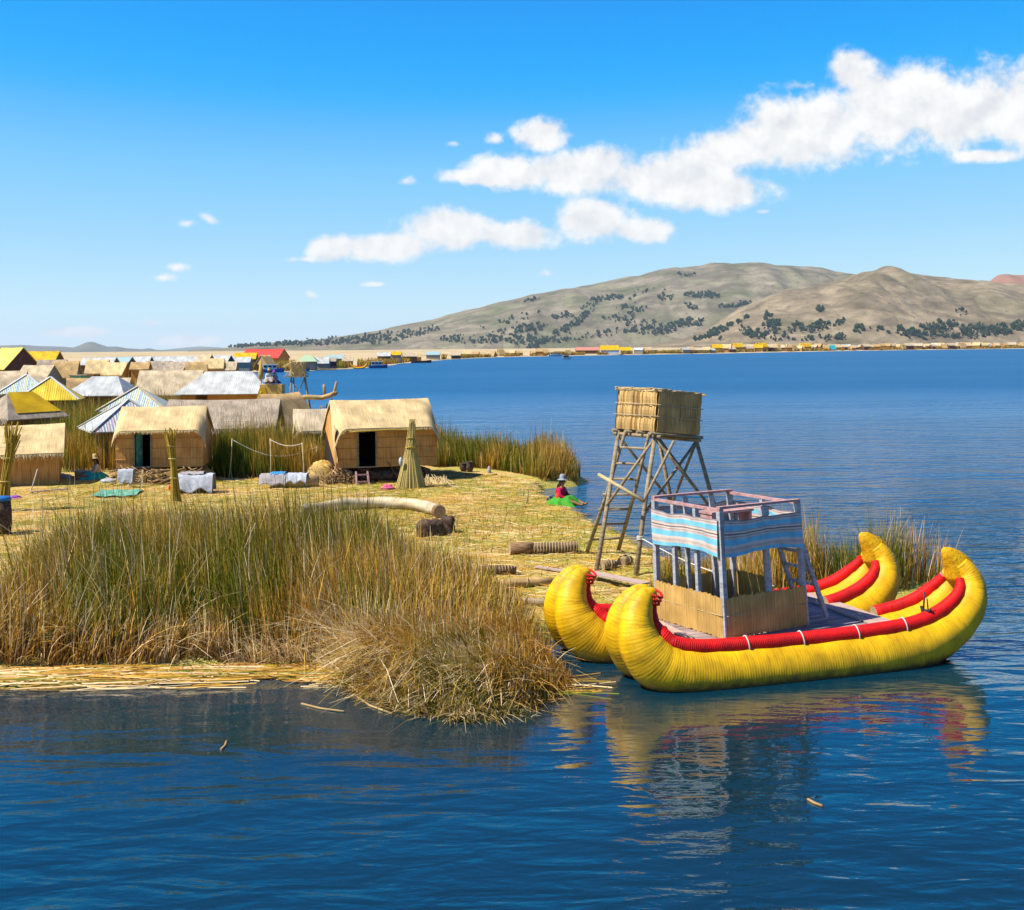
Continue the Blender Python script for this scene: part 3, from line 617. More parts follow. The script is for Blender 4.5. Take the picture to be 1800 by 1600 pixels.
woods('hillside_woods', 'bluish woods scattered over the long hill', zf_big,
      [(600, 600, 90, 8, 4, 150), (530, 605, 60, 4, 3, 60), (470, 608, 60, 3, 3, 50), (440, 609, 40, 2, 4, 40), (690, 594, 60, 10, 8, 70), (740, 585, 40, 6, 12, 45), (830, 598, 60, 8, 0, 70), (905, 598, 40, 7, 0, 40), (900, 588, 60, 10, 8, 45), (930, 578, 40, 6, 10, 40), (960, 602, 60, 4, 4, 40),
       (975, 590, 70, 5, 28, 90), (1020, 562, 35, 4, 35, 40), (990, 557, 22, 5, 5, 30), (1035, 540, 18, 3, 20, 14), (1068, 526, 30, 5, 6, 60), (935, 529, 16, 2, 12, 20), (1235, 521, 34, 5, -2, 80), (1170, 526, 16, 4, 0, 20), (1215, 541, 14, 4, -20, 20), (1165, 580, 45, 9, 8, 90), (1215, 568, 22, 8, 0, 50), (1090, 560, 30, 8, 5, 30), (1110, 545, 18, 4, -20, 20), (1130, 572, 30, 8, 0, 25),
       (1095, 583, 30, 4, 0, 20), (1040, 590, 40, 6, 0, 18), (1310, 537, 14, 5, 0, 20), (1280, 541, 20, 3, 0, 16), (1200, 485, 24, 3, 0, 14), (1130, 530, 60, 20, 10, 20), (900, 566, 60, 10, 12, 20)], 4700, 6990, 13, 3)
woods('hillside_woods', 'dark groves along the foot of the brown hill', zf_near,
      [(1235, 595, 24, 4, 10, 30), (1262, 585, 34, 6, 22, 45), (1305, 565, 12, 4, 30, 10), (1312, 583, 12, 8, 0, 22), (1345, 590, 40, 7, 0, 40), (1358, 575, 18, 9, 0, 40), (1350, 558, 9, 5, 30, 10), (1400, 578, 18, 7, 20, 22), (1432, 578, 28, 9, 10, 45), (1440, 547, 11, 4, 0, 14), (1476, 569, 14, 4, 25, 14), (1480, 595, 16, 4, 0, 10), (1512, 581, 10, 7, 20, 14), (1450, 595, 30, 4, 0, 10), (1540, 580, 10, 5, 0, 5),
       (1590, 586, 30, 6, 0, 36), (1650, 576, 34, 9, 4, 70), (1625, 592, 34, 6, 0, 30), (1720, 583, 34, 10, 0, 70), (1760, 582, 30, 9, 8, 50), (1800, 574, 24, 9, 10, 40), (1700, 595, 60, 3, 0, 20), (1690, 553, 16, 6, -20, 6), (1380, 598, 120, 3, 0, 20)], 3300, 4590, 11, 4)
#%%REEDS
# ------------------------------------------------------------------ reeds and straw
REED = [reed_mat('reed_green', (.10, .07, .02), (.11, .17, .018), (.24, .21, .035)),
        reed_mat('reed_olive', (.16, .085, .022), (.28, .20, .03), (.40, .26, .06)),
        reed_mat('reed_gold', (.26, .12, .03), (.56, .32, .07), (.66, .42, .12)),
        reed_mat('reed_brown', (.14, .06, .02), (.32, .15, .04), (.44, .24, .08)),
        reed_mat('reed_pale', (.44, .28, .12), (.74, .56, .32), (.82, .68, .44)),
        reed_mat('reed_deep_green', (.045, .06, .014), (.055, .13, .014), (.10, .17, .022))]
def blades(name, bx, by, bz, h, w, lean, ldir, bend, mat, seg=3):
    """one mesh of ribbons: lean = sideways offset of the tip (share of height), bend = how much of it happens near the tip"""
    n = len(bx); t = np.linspace(0, 1, seg+1); rg = rng
    ang = rg.uniform(0, math.pi, n); wx, wy = np.cos(ang)*w/2, np.sin(ang)*w/2
    off = lean[:, None]*h[:, None]*(t[None]*(1-bend[:, None])+bend[:, None]*t[None]**2.5)
    zz = h[:, None]*(t[None]-np.clip(bend*lean, 0, 1.6)[:, None]*.55*t[None]**3)
    cx = bx[:, None]+off*np.cos(ldir)[:, None]; cy = by[:, None]+off*np.sin(ldir)[:, None]; cz = bz[:, None]+zz
    tap = (1-.75*t**2)[None]
    V = np.stack([np.stack([cx-wx[:, None]*tap, cy-wy[:, None]*tap, cz], -1), np.stack([cx+wx[:, None]*tap, cy+wy[:, None]*tap, cz], -1)], 2)  # n,seg+1,2,3
    V = V.reshape(-1, 3); k = (seg+1)*2
    s = np.arange(seg)*2; q = np.stack([s, s+1, s+3, s+2], -1)
    Fq = (np.arange(n)[:, None, None]*k+q[None]).reshape(-1)
    me = bpy.data.meshes.new(name); nf = n*seg
    me.vertices.add(len(V)); me.vertices.foreach_set('co', V.ravel()); me.loops.add(nf*4); me.loops.foreach_set('vertex_index', Fq.astype(np.int32))
    me.polygons.add(nf); me.polygons.foreach_set('loop_start', (np.arange(nf)*4).astype(np.int32))
    r = rg.uniform(0, 1, n); vv = np.stack([t[:-1], t[:-1], t[1:], t[1:]], -1)
    uv = np.stack([np.broadcast_to(r[:, None, None], (n, seg, 4)), np.broadcast_to(vv[None], (n, seg, 4))], -1)
    ul = me.uv_layers.new(name='UVMap'); ul.data.foreach_set('uv', uv.ravel().astype(np.float32))
    for m in REED: me.materials.append(m)
    me.polygons.foreach_set('material_index', np.repeat(mat, seg).astype(np.int32)); me.update(calc_edges=True); me.validate()
    o = bpy.data.objects.new(name, me); COL.objects.link(o); return o
def in_poly(x, y, poly): return sdist(x, y, np.array(poly)) > 0
def sample(poly, n):
    p = np.array(poly); lo, hi = p.min(0), p.max(0); xs, ys = [], []; c = 0
    while c < n:
        x = rng.uniform(lo[0], hi[0], n); y = rng.uniform(lo[1], hi[1], n); k = in_poly(x, y, poly); xs.append(x[k]); ys.append(y[k]); c += k.sum()
    return np.concatenate(xs)[:n], np.concatenate(ys)[:n]
def choose(n, probs):
    """probs: n x k or k"""
    p = np.asarray(probs, float)
    if p.ndim == 1: p = np.broadcast_to(p, (n, len(p)))
    c = np.cumsum(p/p.sum(1, keepdims=True), 1); return (rng.uniform(0, 1, n)[:, None] > c[:, :-1]).sum(1)
def reed_bed(name, label, poly, n, h, w=.012, probs=(.2, .35, .25, .15, .05, 0), lean=.16, hvar=.25, patch=.5, seed=0, edge=.8, z=None, ld=None, bend=.5, seg=3, pale_low=0):
    x, y = sample(poly, n); sd = sdist(x, y, np.array(poly))
    hn = .55+.9*fbm(x*patch, y*patch, 4, seed+1)
    hn = hn*(.82+.36*fbm(x*2.3, y*2.3, 2, seed+4))*np.where(rng.uniform(0, 1, n) < .08, 1.28, 1)
    hh = h(x, y) if callable(h) else np.full(n, float(h))
    H = hh*hn*(1+rng.uniform(-hvar, hvar, n))*np.clip(.55+.45*sd/edge, .4, 1)
    c = fbm(x*patch*1.1+9, y*patch*1.1, 3, seed+2); c = .5+(c-.47)*1.9; P_ = np.tile(np.array(probs, float), (n, 1))
    P_[:, 0] *= np.clip((c-.3)*5, .15, 3); P_[:, 5] *= np.clip((c-.3)*5, .1, 3); P_[:, 2] *= np.clip((.65-c)*5, .2, 3); P_[:, 3] *= np.clip((.65-c)*5, .3, 3)
    ln = np.abs(rng.normal(0, lean, n))+.02
    gate = (fbm(x*2.6+4, y*2.6, 3, seed+8) > .36) | (rng.uniform(0, 1, n) < .35)
    H = H*np.where(gate, 1, .45)
    d0 = 2*math.pi*fbm(x*.35, y*.35, 2, seed+3)*1.6
    d = (d0+rng.normal(0, 1.0, n)) if ld is None else ld+rng.normal(0, .55, n)+3.2*(fbm(x*1.2+3, y*1.2, 3, seed+6)-.47)
    zz = (ground_z(x, y)-.03) if z is None else (z(x, y) if callable(z) else np.full(n, float(z)))
    zz = np.maximum(zz, WL-.1)
    ww = w*(1+rng.uniform(-.35, .5, n))
    o = blades(name, x, y, zz, H, ww, ln, d, rng.uniform(.1, 1, n)*bend*2*.6, choose(n, P_), seg)
    return tag(o, label, 'reeds', kind='stuff')

def gp(*pts): return [tuple(P(a, b, z)[:2]) for a, b, z in pts]
# the tall bed in the foreground, left of the moored boat
BED = gp((-420, 1178, -.3), (0, 1172, -.3), (330, 1168, -.3), (560, 1166, -.3), (640, 1190, -.25)) + [(-1.4, 19.0), (-.2, 19.3), (.55, 20.0), (.35, 21.4), (-.6, 23.2), (-2.0, 25.2), (-3.6, 27.6), (-5.4, 28.4), (-7.3, 30.0), (-9.3, 30.6), (-10.5, 28.0), (-10.1, 25.0), (-9.4, 21.6), (-10, 20.6), (-13, 20.6)]
def bed_h(x, y):
    t = np.clip((y-19)/9, 0, 1); right = np.clip((x+3.2)/4.0, 0, 1)
    return (.95+.72*np.clip(t/.35, 0, 1)-.55*np.clip(t-.4, 0, 1)/.6)*(1-.48*right)
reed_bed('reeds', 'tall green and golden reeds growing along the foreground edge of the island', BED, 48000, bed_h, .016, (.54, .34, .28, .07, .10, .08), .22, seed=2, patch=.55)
reed_bed('dry_stalks', 'bent golden and pale stalks criss-crossing through the foreground reed bed', BED, 3400, lambda x, y: bed_h(x, y)*1.12, .016, (.05, .12, .45, .08, .40, 0), .42, seed=31, edge=.3, bend=1.0, hvar=.4, seg=5)
# bleached broken stalks at the water edge of the bed
edge = gp((-420, 1182, -.3), (0, 1176, -.3), (330, 1171, -.3), (560, 1170, -.3), (640, 1196, -.25)) + [(-1.6, 19.4), (-3.5, 20.2), (-13, 20.4)]
reed_bed('dry_stalks', 'bleached bent reed stalks along the waterline of the reed bed', edge, 4200, .95, .016, (0, .05, .35, .15, .6, 0), .75, seed=5, edge=.2, bend=1.0, hvar=.5, seg=4)
# drooping golden tussock at the point beside the boat
TUS = gp((590, 1198, -.3), (650, 1218, -.3), (720, 1250, -.3), (830, 1262, -.3), (930, 1252, -.3), (1000, 1200, -.3)) + [(.9, 19.3), (.4, 20.1), (-.6, 20.4), (-1.7, 20.0), (-2.6, 19.6)]
reed_bed('reed_tussock', 'drooping golden grass tussock at the water point beside the boat bow', TUS, 16000, lambda x, y: (.42+.34*np.clip((y-17.6)/1.8, 0, 1))*(1-.42*np.clip((x+.3)/1.3, 0, 1)), .015, (.10, .12, .60, .08, .26, 0), .85, seed=8, edge=.25, ld=-1.75, bend=.9, seg=4, patch=1.1)
tuf = gp((560, 1140, -.1), (640, 1190, -.2), (760, 1170, -.1), (690, 1090, 0), (590, 1080, 0))
reed_bed('dry_stalks', 'pale bleached grass hanging over the mat end between reed bed and tussock', tuf, 2600, .85, .012, (0, .02, .25, .1, .75, 0), .8, seed=6, edge=.2, ld=-2.2, bend=1.0, seg=4)
# behind the boat
STR = [(3.9, 23.9), (5.2, 24.3), (7.2, 25.0), (9.4, 25.55), (9.7, 26.0), (7.4, 26.5), (5.2, 26.4), (4.0, 26.3)]
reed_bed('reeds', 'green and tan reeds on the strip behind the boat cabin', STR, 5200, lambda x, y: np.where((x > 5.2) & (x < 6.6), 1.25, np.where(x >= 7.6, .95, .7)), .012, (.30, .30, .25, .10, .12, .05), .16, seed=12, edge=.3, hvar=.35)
reed_bed('reeds', 'short green reeds at the foot of the watchtower', [(2.75, 24.4), (3.5, 24.3), (4.1, 25.6), (3.2, 25.9)], 700, .62, .012, (.4, .3, .2, .05, .05, .1), .2, seed=14, edge=.2)
# right of the bigger hut
BACK = gp((772, 822, 0), (800, 820, 0), (850, 824, 0), (905, 832, 0), (950, 842, 0), (1014, 838, 0)) + [(2.7, 47.6), (1.4, 50), (-.8, 52.4), (-4, 56), (-5, 52)]
reed_bed('reeds', 'reed thicket on the point right of the larger hut', BACK, 11000, 1.3, .02, (.34, .32, .26, .14, .02, .16), .15, seed=16, edge=.6)
# between the two huts, and beyond
MID = [(-11.2, 46.5), (-7.4, 46.2), (-7.2, 50.5), (-12, 50.8), (-12.4, 48)]
reed_bed('reeds', 'dark green reeds between the two golden huts', MID, 9000, 1.55, .02, (.35, .2, .12, .08, 0, .6), .13, seed=18, edge=.4)
LEFT = [(-19.4, 49.2), (-16.2, 49.4), (-15.2, 51.5), (-16.5, 56), (-19, 64), (-24, 78), (-30, 78), (-27, 64), (-22, 56)]
reed_bed('reeds', 'reed thicket left of the hut with the open green door', LEFT, 13000, 1.6, .024, (.50, .30, .2, .06, 0, .40), .14, seed=20, edge=.5)
reed_bed('reeds', 'reeds beside the pale metal roofed house', [(-31, 82), (-24.5, 80), (-23.5, 92), (-30, 95)], 3000, 1.5, .035, (.3, .36, .2, .1, 0, .2), .14, seed=22, edge=.5)
reed_bed('reeds', 'reeds among the distant huts at the left', [(-85, 128), (-42, 130), (-30, 140), (-45, 185), (-90, 180)], 9000, 1.7, .07, (.22, .34, .24, .18, 0, .12), .14, seed=24, edge=2, patch=.08)
# along the far shore
def far_strip(seed, x0, x1, n, hh, wd):
    k = np.sort(rng.uniform(x0, x1, n)); xs = np.array([p[0]/p[1]*F+900 for p in FAR[:16]]); Ds = np.array([p[1] for p in FAR[:16]])
    D = np.interp(k, xs, Ds); msk = fbm(k*.05, k*0+seed, 3, seed) > .30; k, D = k[msk], D[msk]
    D = D+8+rng.exponential(14, len(D)); x = (k-900)/F*D; n = len(x)
    z = np.maximum(plain_z(x, D)-.1, -.4); h = hh*(.6+.8*fbm(k*.06, D*.02, 3, seed+1))*rng.uniform(.7, 1.2, n)
    return tag(blades('reeds', x, D, z, h, wd*rng.uniform(.6, 1.4, n)*D/400, np.abs(rng.normal(0, .2, n)), rng.uniform(0, 6.28, n), rng.uniform(.1, .8, n), choose(n, (.16, .34, .24, .22, 0, .05)), 2), 'band of reeds along the far lake shore', 'reeds', kind='stuff')
far_strip(41, 60, 1900, 26000, 1.9, .28)

# floating straw mat in front of the bed
def stalks(name, label, x, y, z, ang, ln, w, mat, cat='straw', sag=0, tiltv=.05):
    n = len(x); me = bpy.data.meshes.new(name); dx, dy = np.cos(ang)*ln/2, np.sin(ang)*ln/2; nx, ny = -np.sin(ang)*w/2, np.cos(ang)*w/2
    tz = rng.normal(0, tiltv, n)*ln/2; bow = rng.normal(0, .06, n)*ln
    V = np.zeros((n, 3, 3, 3))   # along, across(left, ridge, right)
    for i, t in enumerate((-1, 0, 1)):
        bx, by = (-np.sin(ang)*bow, np.cos(ang)*bow) if t == 0 else (0, 0)
        for j, a in enumerate((-1, 0, 1)):
            V[:, i, j, 0] = x+dx*t+nx*a+bx; V[:, i, j, 1] = y+dy*t+ny*a+by; V[:, i, j, 2] = z+tz*t+(w*.5 if a == 0 else 0)
    q = [(0, 3, 4, 1), (1, 4, 5, 2), (3, 6, 7, 4), (4, 7, 8, 5)]
    Fq = (np.arange(n)[:, None, None]*9+np.array(q)[None]).reshape(-1); nf = n*4
    me.vertices.add(n*9); me.vertices.foreach_set('co', V.ravel()); me.loops.add(nf*4); me.loops.foreach_set('vertex_index', Fq.astype(np.int32)); me.polygons.add(nf); me.polygons.foreach_set('loop_start', (np.arange(nf)*4).astype(np.int32))
    ul = me.uv_layers.new(name='UVMap'); r = np.repeat(rng.uniform(0, 1, n), 16); uv = np.stack([r, np.full_like(r, .6)], -1); ul.data.foreach_set('uv', uv.ravel().astype(np.float32))
    for m in REED: me.materials.append(m)
    me.polygons.foreach_set('material_index', np.repeat(mat, 4).astype(np.int32)); me.update(calc_edges=True); me.validate()
    o = bpy.data.objects.new(name, me); COL.objects.link(o); return tag(o, label, cat, kind='stuff')
n = 1500; px = rng.uniform(-60, 660, n); cen = np.interp(px, [-60, 0, 250, 480, 600, 660], [1183, 1184, 1176, 1172, 1180, 1192]); py = cen+rng.normal(0, 9, n)+np.where(rng.uniform(0, 1, n) < .25, rng.uniform(0, 22, n), 0)*(px < 420)
ex_ = 16; px = np.concatenate([px, rng.uniform(955, 1022, ex_)]); py = np.concatenate([py, rng.normal(1208, 12, ex_)]); n += ex_
q = np.array([P(a, b, -.33)[:2] for a, b in zip(px, py)])
stalks('floating_reeds', 'mat of loose cut reed stalks floating along the foot of the reed bed', q[:, 0], q[:, 1], np.full(n, -.335)+rng.uniform(0, .07, n), rng.normal(.06, .16, n), rng.uniform(.4, 2.4, n), rng.uniform(.012, .026, n), choose(n, (.10, .2, .38, .2, .24, 0)), tiltv=.012)
# loose straw on the clearing
CLR = gp((-200, 866, 0), (20, 862, 0), (160, 852, 0), (420, 842, 0), (560, 836, 0), (770, 826, 0), (860, 836, 0), (930, 843, 0), (1012, 846, 0), (950, 855, 0), (1010, 890, 0), (1110, 945, 0)) + [(3.6, 28.6), (3.9, 26.5), (3.2, 24.2), (1.3, 22.4), (.6, 21.6), (-2, 24.6), (-5, 29), (-10, 31.5), (-10.8, 27), (-11, 25), (-17, 26)]
n = 19000; x, y = sample(CLR, n); gz = ground_z(x, y)
pt = fbm(x*.45+3, y*.6, 4, 77); pr = np.tile(np.array([.22, .28, .45, .10, .26, 0]), (n, 1)); ctr = np.exp(-((x+3.5)/5)**2-((y-33)/6)**2); pr[:, 0] *= np.clip((pt-.38+.16*ctr)*9, 0, 5); pr[:, 1] *= np.clip((pt-.33+.16*ctr)*6, .1, 4)
stalks('straw_litter', 'loose cut reeds strewn over the island clearing', x, y, gz+.01+rng.uniform(0, .03, n), rng.normal(.1, .85, n)+1.2*(fbm(x*.9, y*.9, 2, 61)-.45), rng.uniform(.12, .75, n), rng.uniform(.008, .018, n), choose(n, pr), tiltv=.05)
nt_ = 9000; x, y = sample(CLR, nt_); mv = rng.uniform(0, 1, nt_) < .45; x = np.where(mv, rng.normal(-3.5, 3, nt_), x); y = np.where(mv, rng.normal(32.5, 3, nt_), y); mv = in_poly(x, y, CLR); x, y = x[mv], y[mv]; nt_ = len(x)
o = blades('grass_tufts', x, y, ground_z(x, y)-.02, rng.uniform(.05, .28, nt_), np.full(nt_, .012), np.abs(rng.normal(0, .6, nt_)), rng.uniform(0, 6.28, nt_), rng.uniform(.2, 1, nt_), choose(nt_, (.5, .3, .15, 0, .05, .1)), 2)
tag(o, 'short green and straw tufts sprouting on the clearing', 'grass', kind='stuff')
gc = P(186, 985, 0); k = 420; a = rng.uniform(0, 6.28, k); r = .38*np.sqrt(rng.uniform(0, 1, k)); x, y = -8.75+r*np.cos(a), 25.2+r*np.sin(a)
o = blades('grass_clump', x, y, np.full(k, .75)-r*.5, rng.uniform(.35, .7, k), np.full(k, .022), np.abs(rng.normal(.3, .3, k)), a, rng.uniform(.3, 1, k), choose(k, (0, .05, .7, 0, .25, 0)), 3)
tag(o, 'bright yellow straw clump sticking out of the foreground reed bed at the left', 'grass clump')
#%%BOAT
# ------------------------------------------------------------------ the double reed boat
BYAW = R(18)
BO = Vector((2.02, 19.06, WL)) - Vector((math.cos(BYAW), math.sin(BYAW), 0))*.42   # foremost point of the near hull, at the waterline
boat = thing('reed_boat', 'yellow double-hulled reed boat with red gunwales and a striped lookout cabin', 'boat', BO, BYAW)
LH = 6.55
# side view of one bundle: s, z above water, radius, lateral offset
KEY = [(.60, 1.44, .085, .11), (.44, 1.37, .16, .14), (.30, 1.19, .23, .185), (.235, .92, .295, .245), (.32, .60, .365, .31), (.60, .30, .41, .37), (1.15, .155, .43, .42), (2.1, .13, .43, .45), (3.3, .13, .43, .46), (4.5, .16, .43, .45),
       (5.3, .24, .41, .42), (5.95, .46, .36, .36), (6.38, .78, .31, .32), (6.55, 1.08, .25, .26), (6.54, 1.34, .19, .19), (6.42, 1.53, .13, .12)]
KS = spline(KEY, 90)
def hull_bundle(mb, side):
    pts = [(s, side*l, z) for s, z, r, l in KS]; rad = [r*(1+.012*math.sin(i*1.7)) for i, (s, z, r, l) in enumerate(KS)]
    mb.tube(pts, rad, 22, 0, True, up=(0, 1, 0))
def frame_at(i):
    a, b = KS[max(i-1, 0)], KS[min(i+1, len(KS)-1)]; t = Vector((b[0]-a[0], 0, b[1]-a[1])).normalized()
    return Vector((KS[i][0], 0, KS[i][1])), Vector((-t.z, 0, t.x)), t   # centre, inward (deck-side) normal, tangent
def gun_path(side, i0, i1, lat=.02):
    out = []; rad = []
    for i in range(i0, i1):
        c, nrm, t = frame_at(i); s, z, r, l = KS[i]
        k = min(1, r/.4); p = c + nrm*(r*.98+.02)
        out.append((p.x, side*(l+lat*k+.03*k), p.z)); rad.append(.06+.068*min(1, max(0, (r-.14)/.22)))
    return out, rad
i_deck0 = int(np.argmin(np.abs(KS[:, 0]-1.05)+10*(KS[:, 1] > .4))); i_deck1 = int(np.argmin(np.abs(KS[:, 0]-5.15)+10*(KS[:, 1] > .6)))
def make_hull(y0, inner, x0=0):
    mb = MB()
    for sd in (1, -1): hull_bundle(mb, sd)
    # keel bundle filling the valley between the two big bundles
    mb.tube([(s, 0, z-.05) for s, z, r, l in KS[14:76]], [r*.72 for s, z, r, l in KS[14:76]], 14)
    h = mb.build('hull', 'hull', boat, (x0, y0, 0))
    for sd in (1, -1):
        if sd != inner:
            p, r = gun_path(sd, 3, 84); g = MB()
            # loop over the bow tip
            tip = Vector(p[0]); ex = [tip+Vector((-.02, -sd*.05, .09)), tip+Vector((-.12, -sd*.08, .15)), tip+Vector((-.24, -sd*.10, .11)), tip+Vector((-.30, -sd*.11, .02))]
            pts = [tuple(q) for q in ex[::-1]]+p; rr = [.028, .034, .04, .046]+r
            g.tube(pts, rr, 14, 0, True, up=(0, 1, 0)); go = g.build('gunwale', 'gunwale', h)
            # white ties round the gunwale
            for s_t in (1.95, 2.95, 4.05, 4.95) if sd == -1 else (2.4, 3.6):
                i = int(np.argmin(np.abs(np.array([q[0] for q in p])-s_t)+(np.array([q[2] for q in p]) > .9)*9)); c = Vector(p[i]); t = MB()
                ring = [(c.x+.012*math.sin(a*2), c.y+(r[i]+.012)*math.cos(a), c.z+(r[i]+.012)*math.sin(a)) for a in np.linspace(0, 2*math.pi, 17)]
                t.tube(ring, .012, 6, 0, False, up=(1, 0, 0)); t.build('tie', 'rope', h)
        else:
            for a, b, ex in ((3, i_deck0, 0), (i_deck1, 84, 1)):
                p, r = gun_path(sd, a, b); g = MB()
                if not ex:
                    tip = Vector(p[0]); p = [tuple(tip+Vector((-.20, -sd*.09, .10))), tuple(tip+Vector((-.08, -sd*.05, .12)))]+p; r = [.034, .042]+r
                g.tube(p, r, 14, 0, True, 1, up=(0, 1, 0)); g.build('gunwale', ['gunwale', 'cut'], h)
    # bound stern cap
    c = MB(); i = len(KS)-1
    pts = [(6.54, 0, 1.24), (6.53, 0, 1.34), (6.47, 0, 1.47), (6.37, 0, 1.59), (6.25, 0, 1.70), (6.18, 0, 1.76)]
    c.tube(pts, [.265, .28, .25, .19, .12, .05], 20, 0, True, jit=.035, up=(0, 1, 0)); c.build('stern_cap', 'cap', h)
    c = MB(); tp = Vector((.58, 0, 1.40))
    for k in range(3): c.tube([tp+Vector((.17*math.cos(a)*1.0-.03*k, .30*math.sin(a), .03*math.sin(a*2)-.055*k)) for a in np.linspace(0, 2*math.pi, 15)], .021, 7, 0, False)
    c.build('bow_lashing', 'gunwale', h)
    return h
hull_n = make_hull(0.0, 1)
hull_f = make_hull(1.95, -1, -.35)
# small iron rowlock on the near gunwale
rk = MB(); i = int(np.argmin(np.abs(KS[:, 0]-5.45)+9*(KS[:, 1] > .7))); c0, nn, tt = frame_at(i); q = Vector((c0.x, -.40, c0.z+.43+.10))
rk.tube([q+Vector((0, -.13, .06)), q+Vector((0, -.07, -.01)), q+Vector((0, .07, -.01)), q+Vector((0, .13, .06))], [.02, .045, .045, .02], 8)
rk.tube([q+Vector((-.02, -.09, 0)), q+Vector((-.05, -.10, .24))], .012, 6); rk.tube([q+Vector((.02, .09, 0)), q+Vector((.06, .11, .30))], .016, 6)
rk.build('rowlock', 'black', hull_n)
# deck of planks across both hulls
DZ = .62
ny = 14; dk = MB(); x0, x1 = 1.02, 4.95
yy = np.linspace(-.40, 2.42, ny+1)
for k in range(ny):
    a, b = yy[k]+.008, yy[k+1]-.008; e0 = random.uniform(-.06, .05); e1 = random.uniform(-.06, .06)
    dk.box(((x0+e0+x1+e1)/2, (a+b)/2, DZ-.015+random.uniform(-.004, .004)), (x1+e1-x0-e0, b-a, .03))
dk.build('deck', 'deck', boat)
for xx, w, m in ((4.62, .18, 'deck_pale'), (4.86, .24, 'deck_pale'), (1.22, .16, 'deck_pale')):
    b = MB(); b.box((xx, 1.0, DZ+.022), (w, 2.75, .03)); b.build('cross_plank', m, boat)
b = MB()
for xx in (1.5, 3.0, 4.5): b.box((xx, 1.0, DZ-.085), (.1, 2.7, .1))
b.build('deck_beam', 'deck', boat)
# cabin: built in its own frame, turned a little against the hulls
CZ = DZ+.012; CL = 1.76; a_ = R(13)
Cn = Vector((1.80, -.24, CZ))                      # near corner on the deck
ex = Vector((math.cos(a_), math.sin(a_), 0)); ey = Vector((-math.sin(a_), math.cos(a_), 0))
lean = -.04
def cab(u, v, z):                                  # u to the right, v away, slight inward lean upward
    uu = CL/2+(u-CL/2)*(1+lean*z/2.2)-.055*z; vv = CL/2+(v-CL/2)*(1+lean*z/2.2); return Cn+ex*uu+ey*vv+Vector((0, 0, z))
cabin = bpy.data.objects.new('cabin', None); COL.objects.link(cabin); cabin.parent = boat
def wavy_panel(mb, f, n, z0, z1, nz, thick, nrm, top_j=.02, bow=.02, mi=0):
    """a thin two-sided panel along f(t)"""
    cj = [random.uniform(-.009, .009) for _ in range(n+1)]
    for s in (0, 1):
        rows = []
        for i in range(n+1):
            t = i/n; row = []
            for j in range(nz+1):
                z = z0+(z1-z0)*j/nz
                wob = bow*math.sin(t*math.pi)*math.sin(j/nz*math.pi*.9+.3)+cj[i]
                e = (top_j*(float(vnoise(t*n*.9, z0*7, 3))-.5)) if j in (nz, 0) else 0
                row.append(f(t, z+e)+nrm*(wob+(thick if s else 0)))
            rows.append(row if s else row)
        mb.grid(rows if s == 0 else rows[::-1], mi)
scr = MB(); hh = .66
for f, nr in ((lambda t, z: cab(t*CL, -.03, z), -ey), (lambda t, z: cab(-.03, t*CL, z), -ex), (lambda t, z: cab(t*CL, CL+.02, z), ey), (lambda t, z: cab(CL+.02, CL-t*CL*.55, z), ex)):
    wavy_panel(scr, f, 90, 0.0, hh, 6, .02, nr, .05, .015)
scr.build('reed_screen', 'screen', cabin)
b = MB()
for f in (lambda t: cab(t*CL, -.055, .36), lambda t: cab(-.055, t*CL, .36)):
    b.tube([f(t) for t in np.linspace(0, 1, 12)], .009, 5)
b.build('screen_cord', 'pole_pale', cabin)
RZ = 2.06
for (u, v, top) in [(0, 0, RZ), (CL, 0, RZ), (0, CL, RZ), (CL, CL, RZ), (0, CL*.36, RZ), (0, CL*.7, RZ), (CL*.56, 0, RZ), (CL*.4, CL, RZ), (CL*.75, CL, RZ), (CL, CL*.5, RZ)]:
    b = MB(); w = .085 if u in (0, CL) and v in (0, CL) else .07
    b.beam(cab(u, v, .0), cab(u, v, top), w, w, up=ex); b.build('post', 'painted_post', cabin)
for A, B, m in (((-.04, 0), (CL+.04, 0), 'rail_red'), ((0, -.04), (0, CL+.04), 'rail_red'), ((-.04, CL), (CL+.04, CL), 'rail_red'), ((CL, -.04), (CL, CL+.04), 'rail_red')):
    b = MB(); dz = .045 if A[0] == -.04 else .005
    b.beam(cab(A[0], A[1], RZ+dz), cab(B[0], B[1], RZ+dz), .085, .04); b.build('rail', m, cabin)
b = MB()
for k in range(8): b.box(cab(CL/2, .09+k*(CL-.18)/7, 1.50), (CL-.12, .21, .03), BYAW*0+a_)
b.build('upper_floor', 'deck', cabin)
b = MB(); b.box(cab(CL*.62, CL*.62, 1.86), (.95, .34, .04), a_)
for u in (.36, .86): b.box(cab(CL*u, CL*.62, 1.68), (.05, .3, .34), a_)
b.build('bench', 'rail_red', cabin)
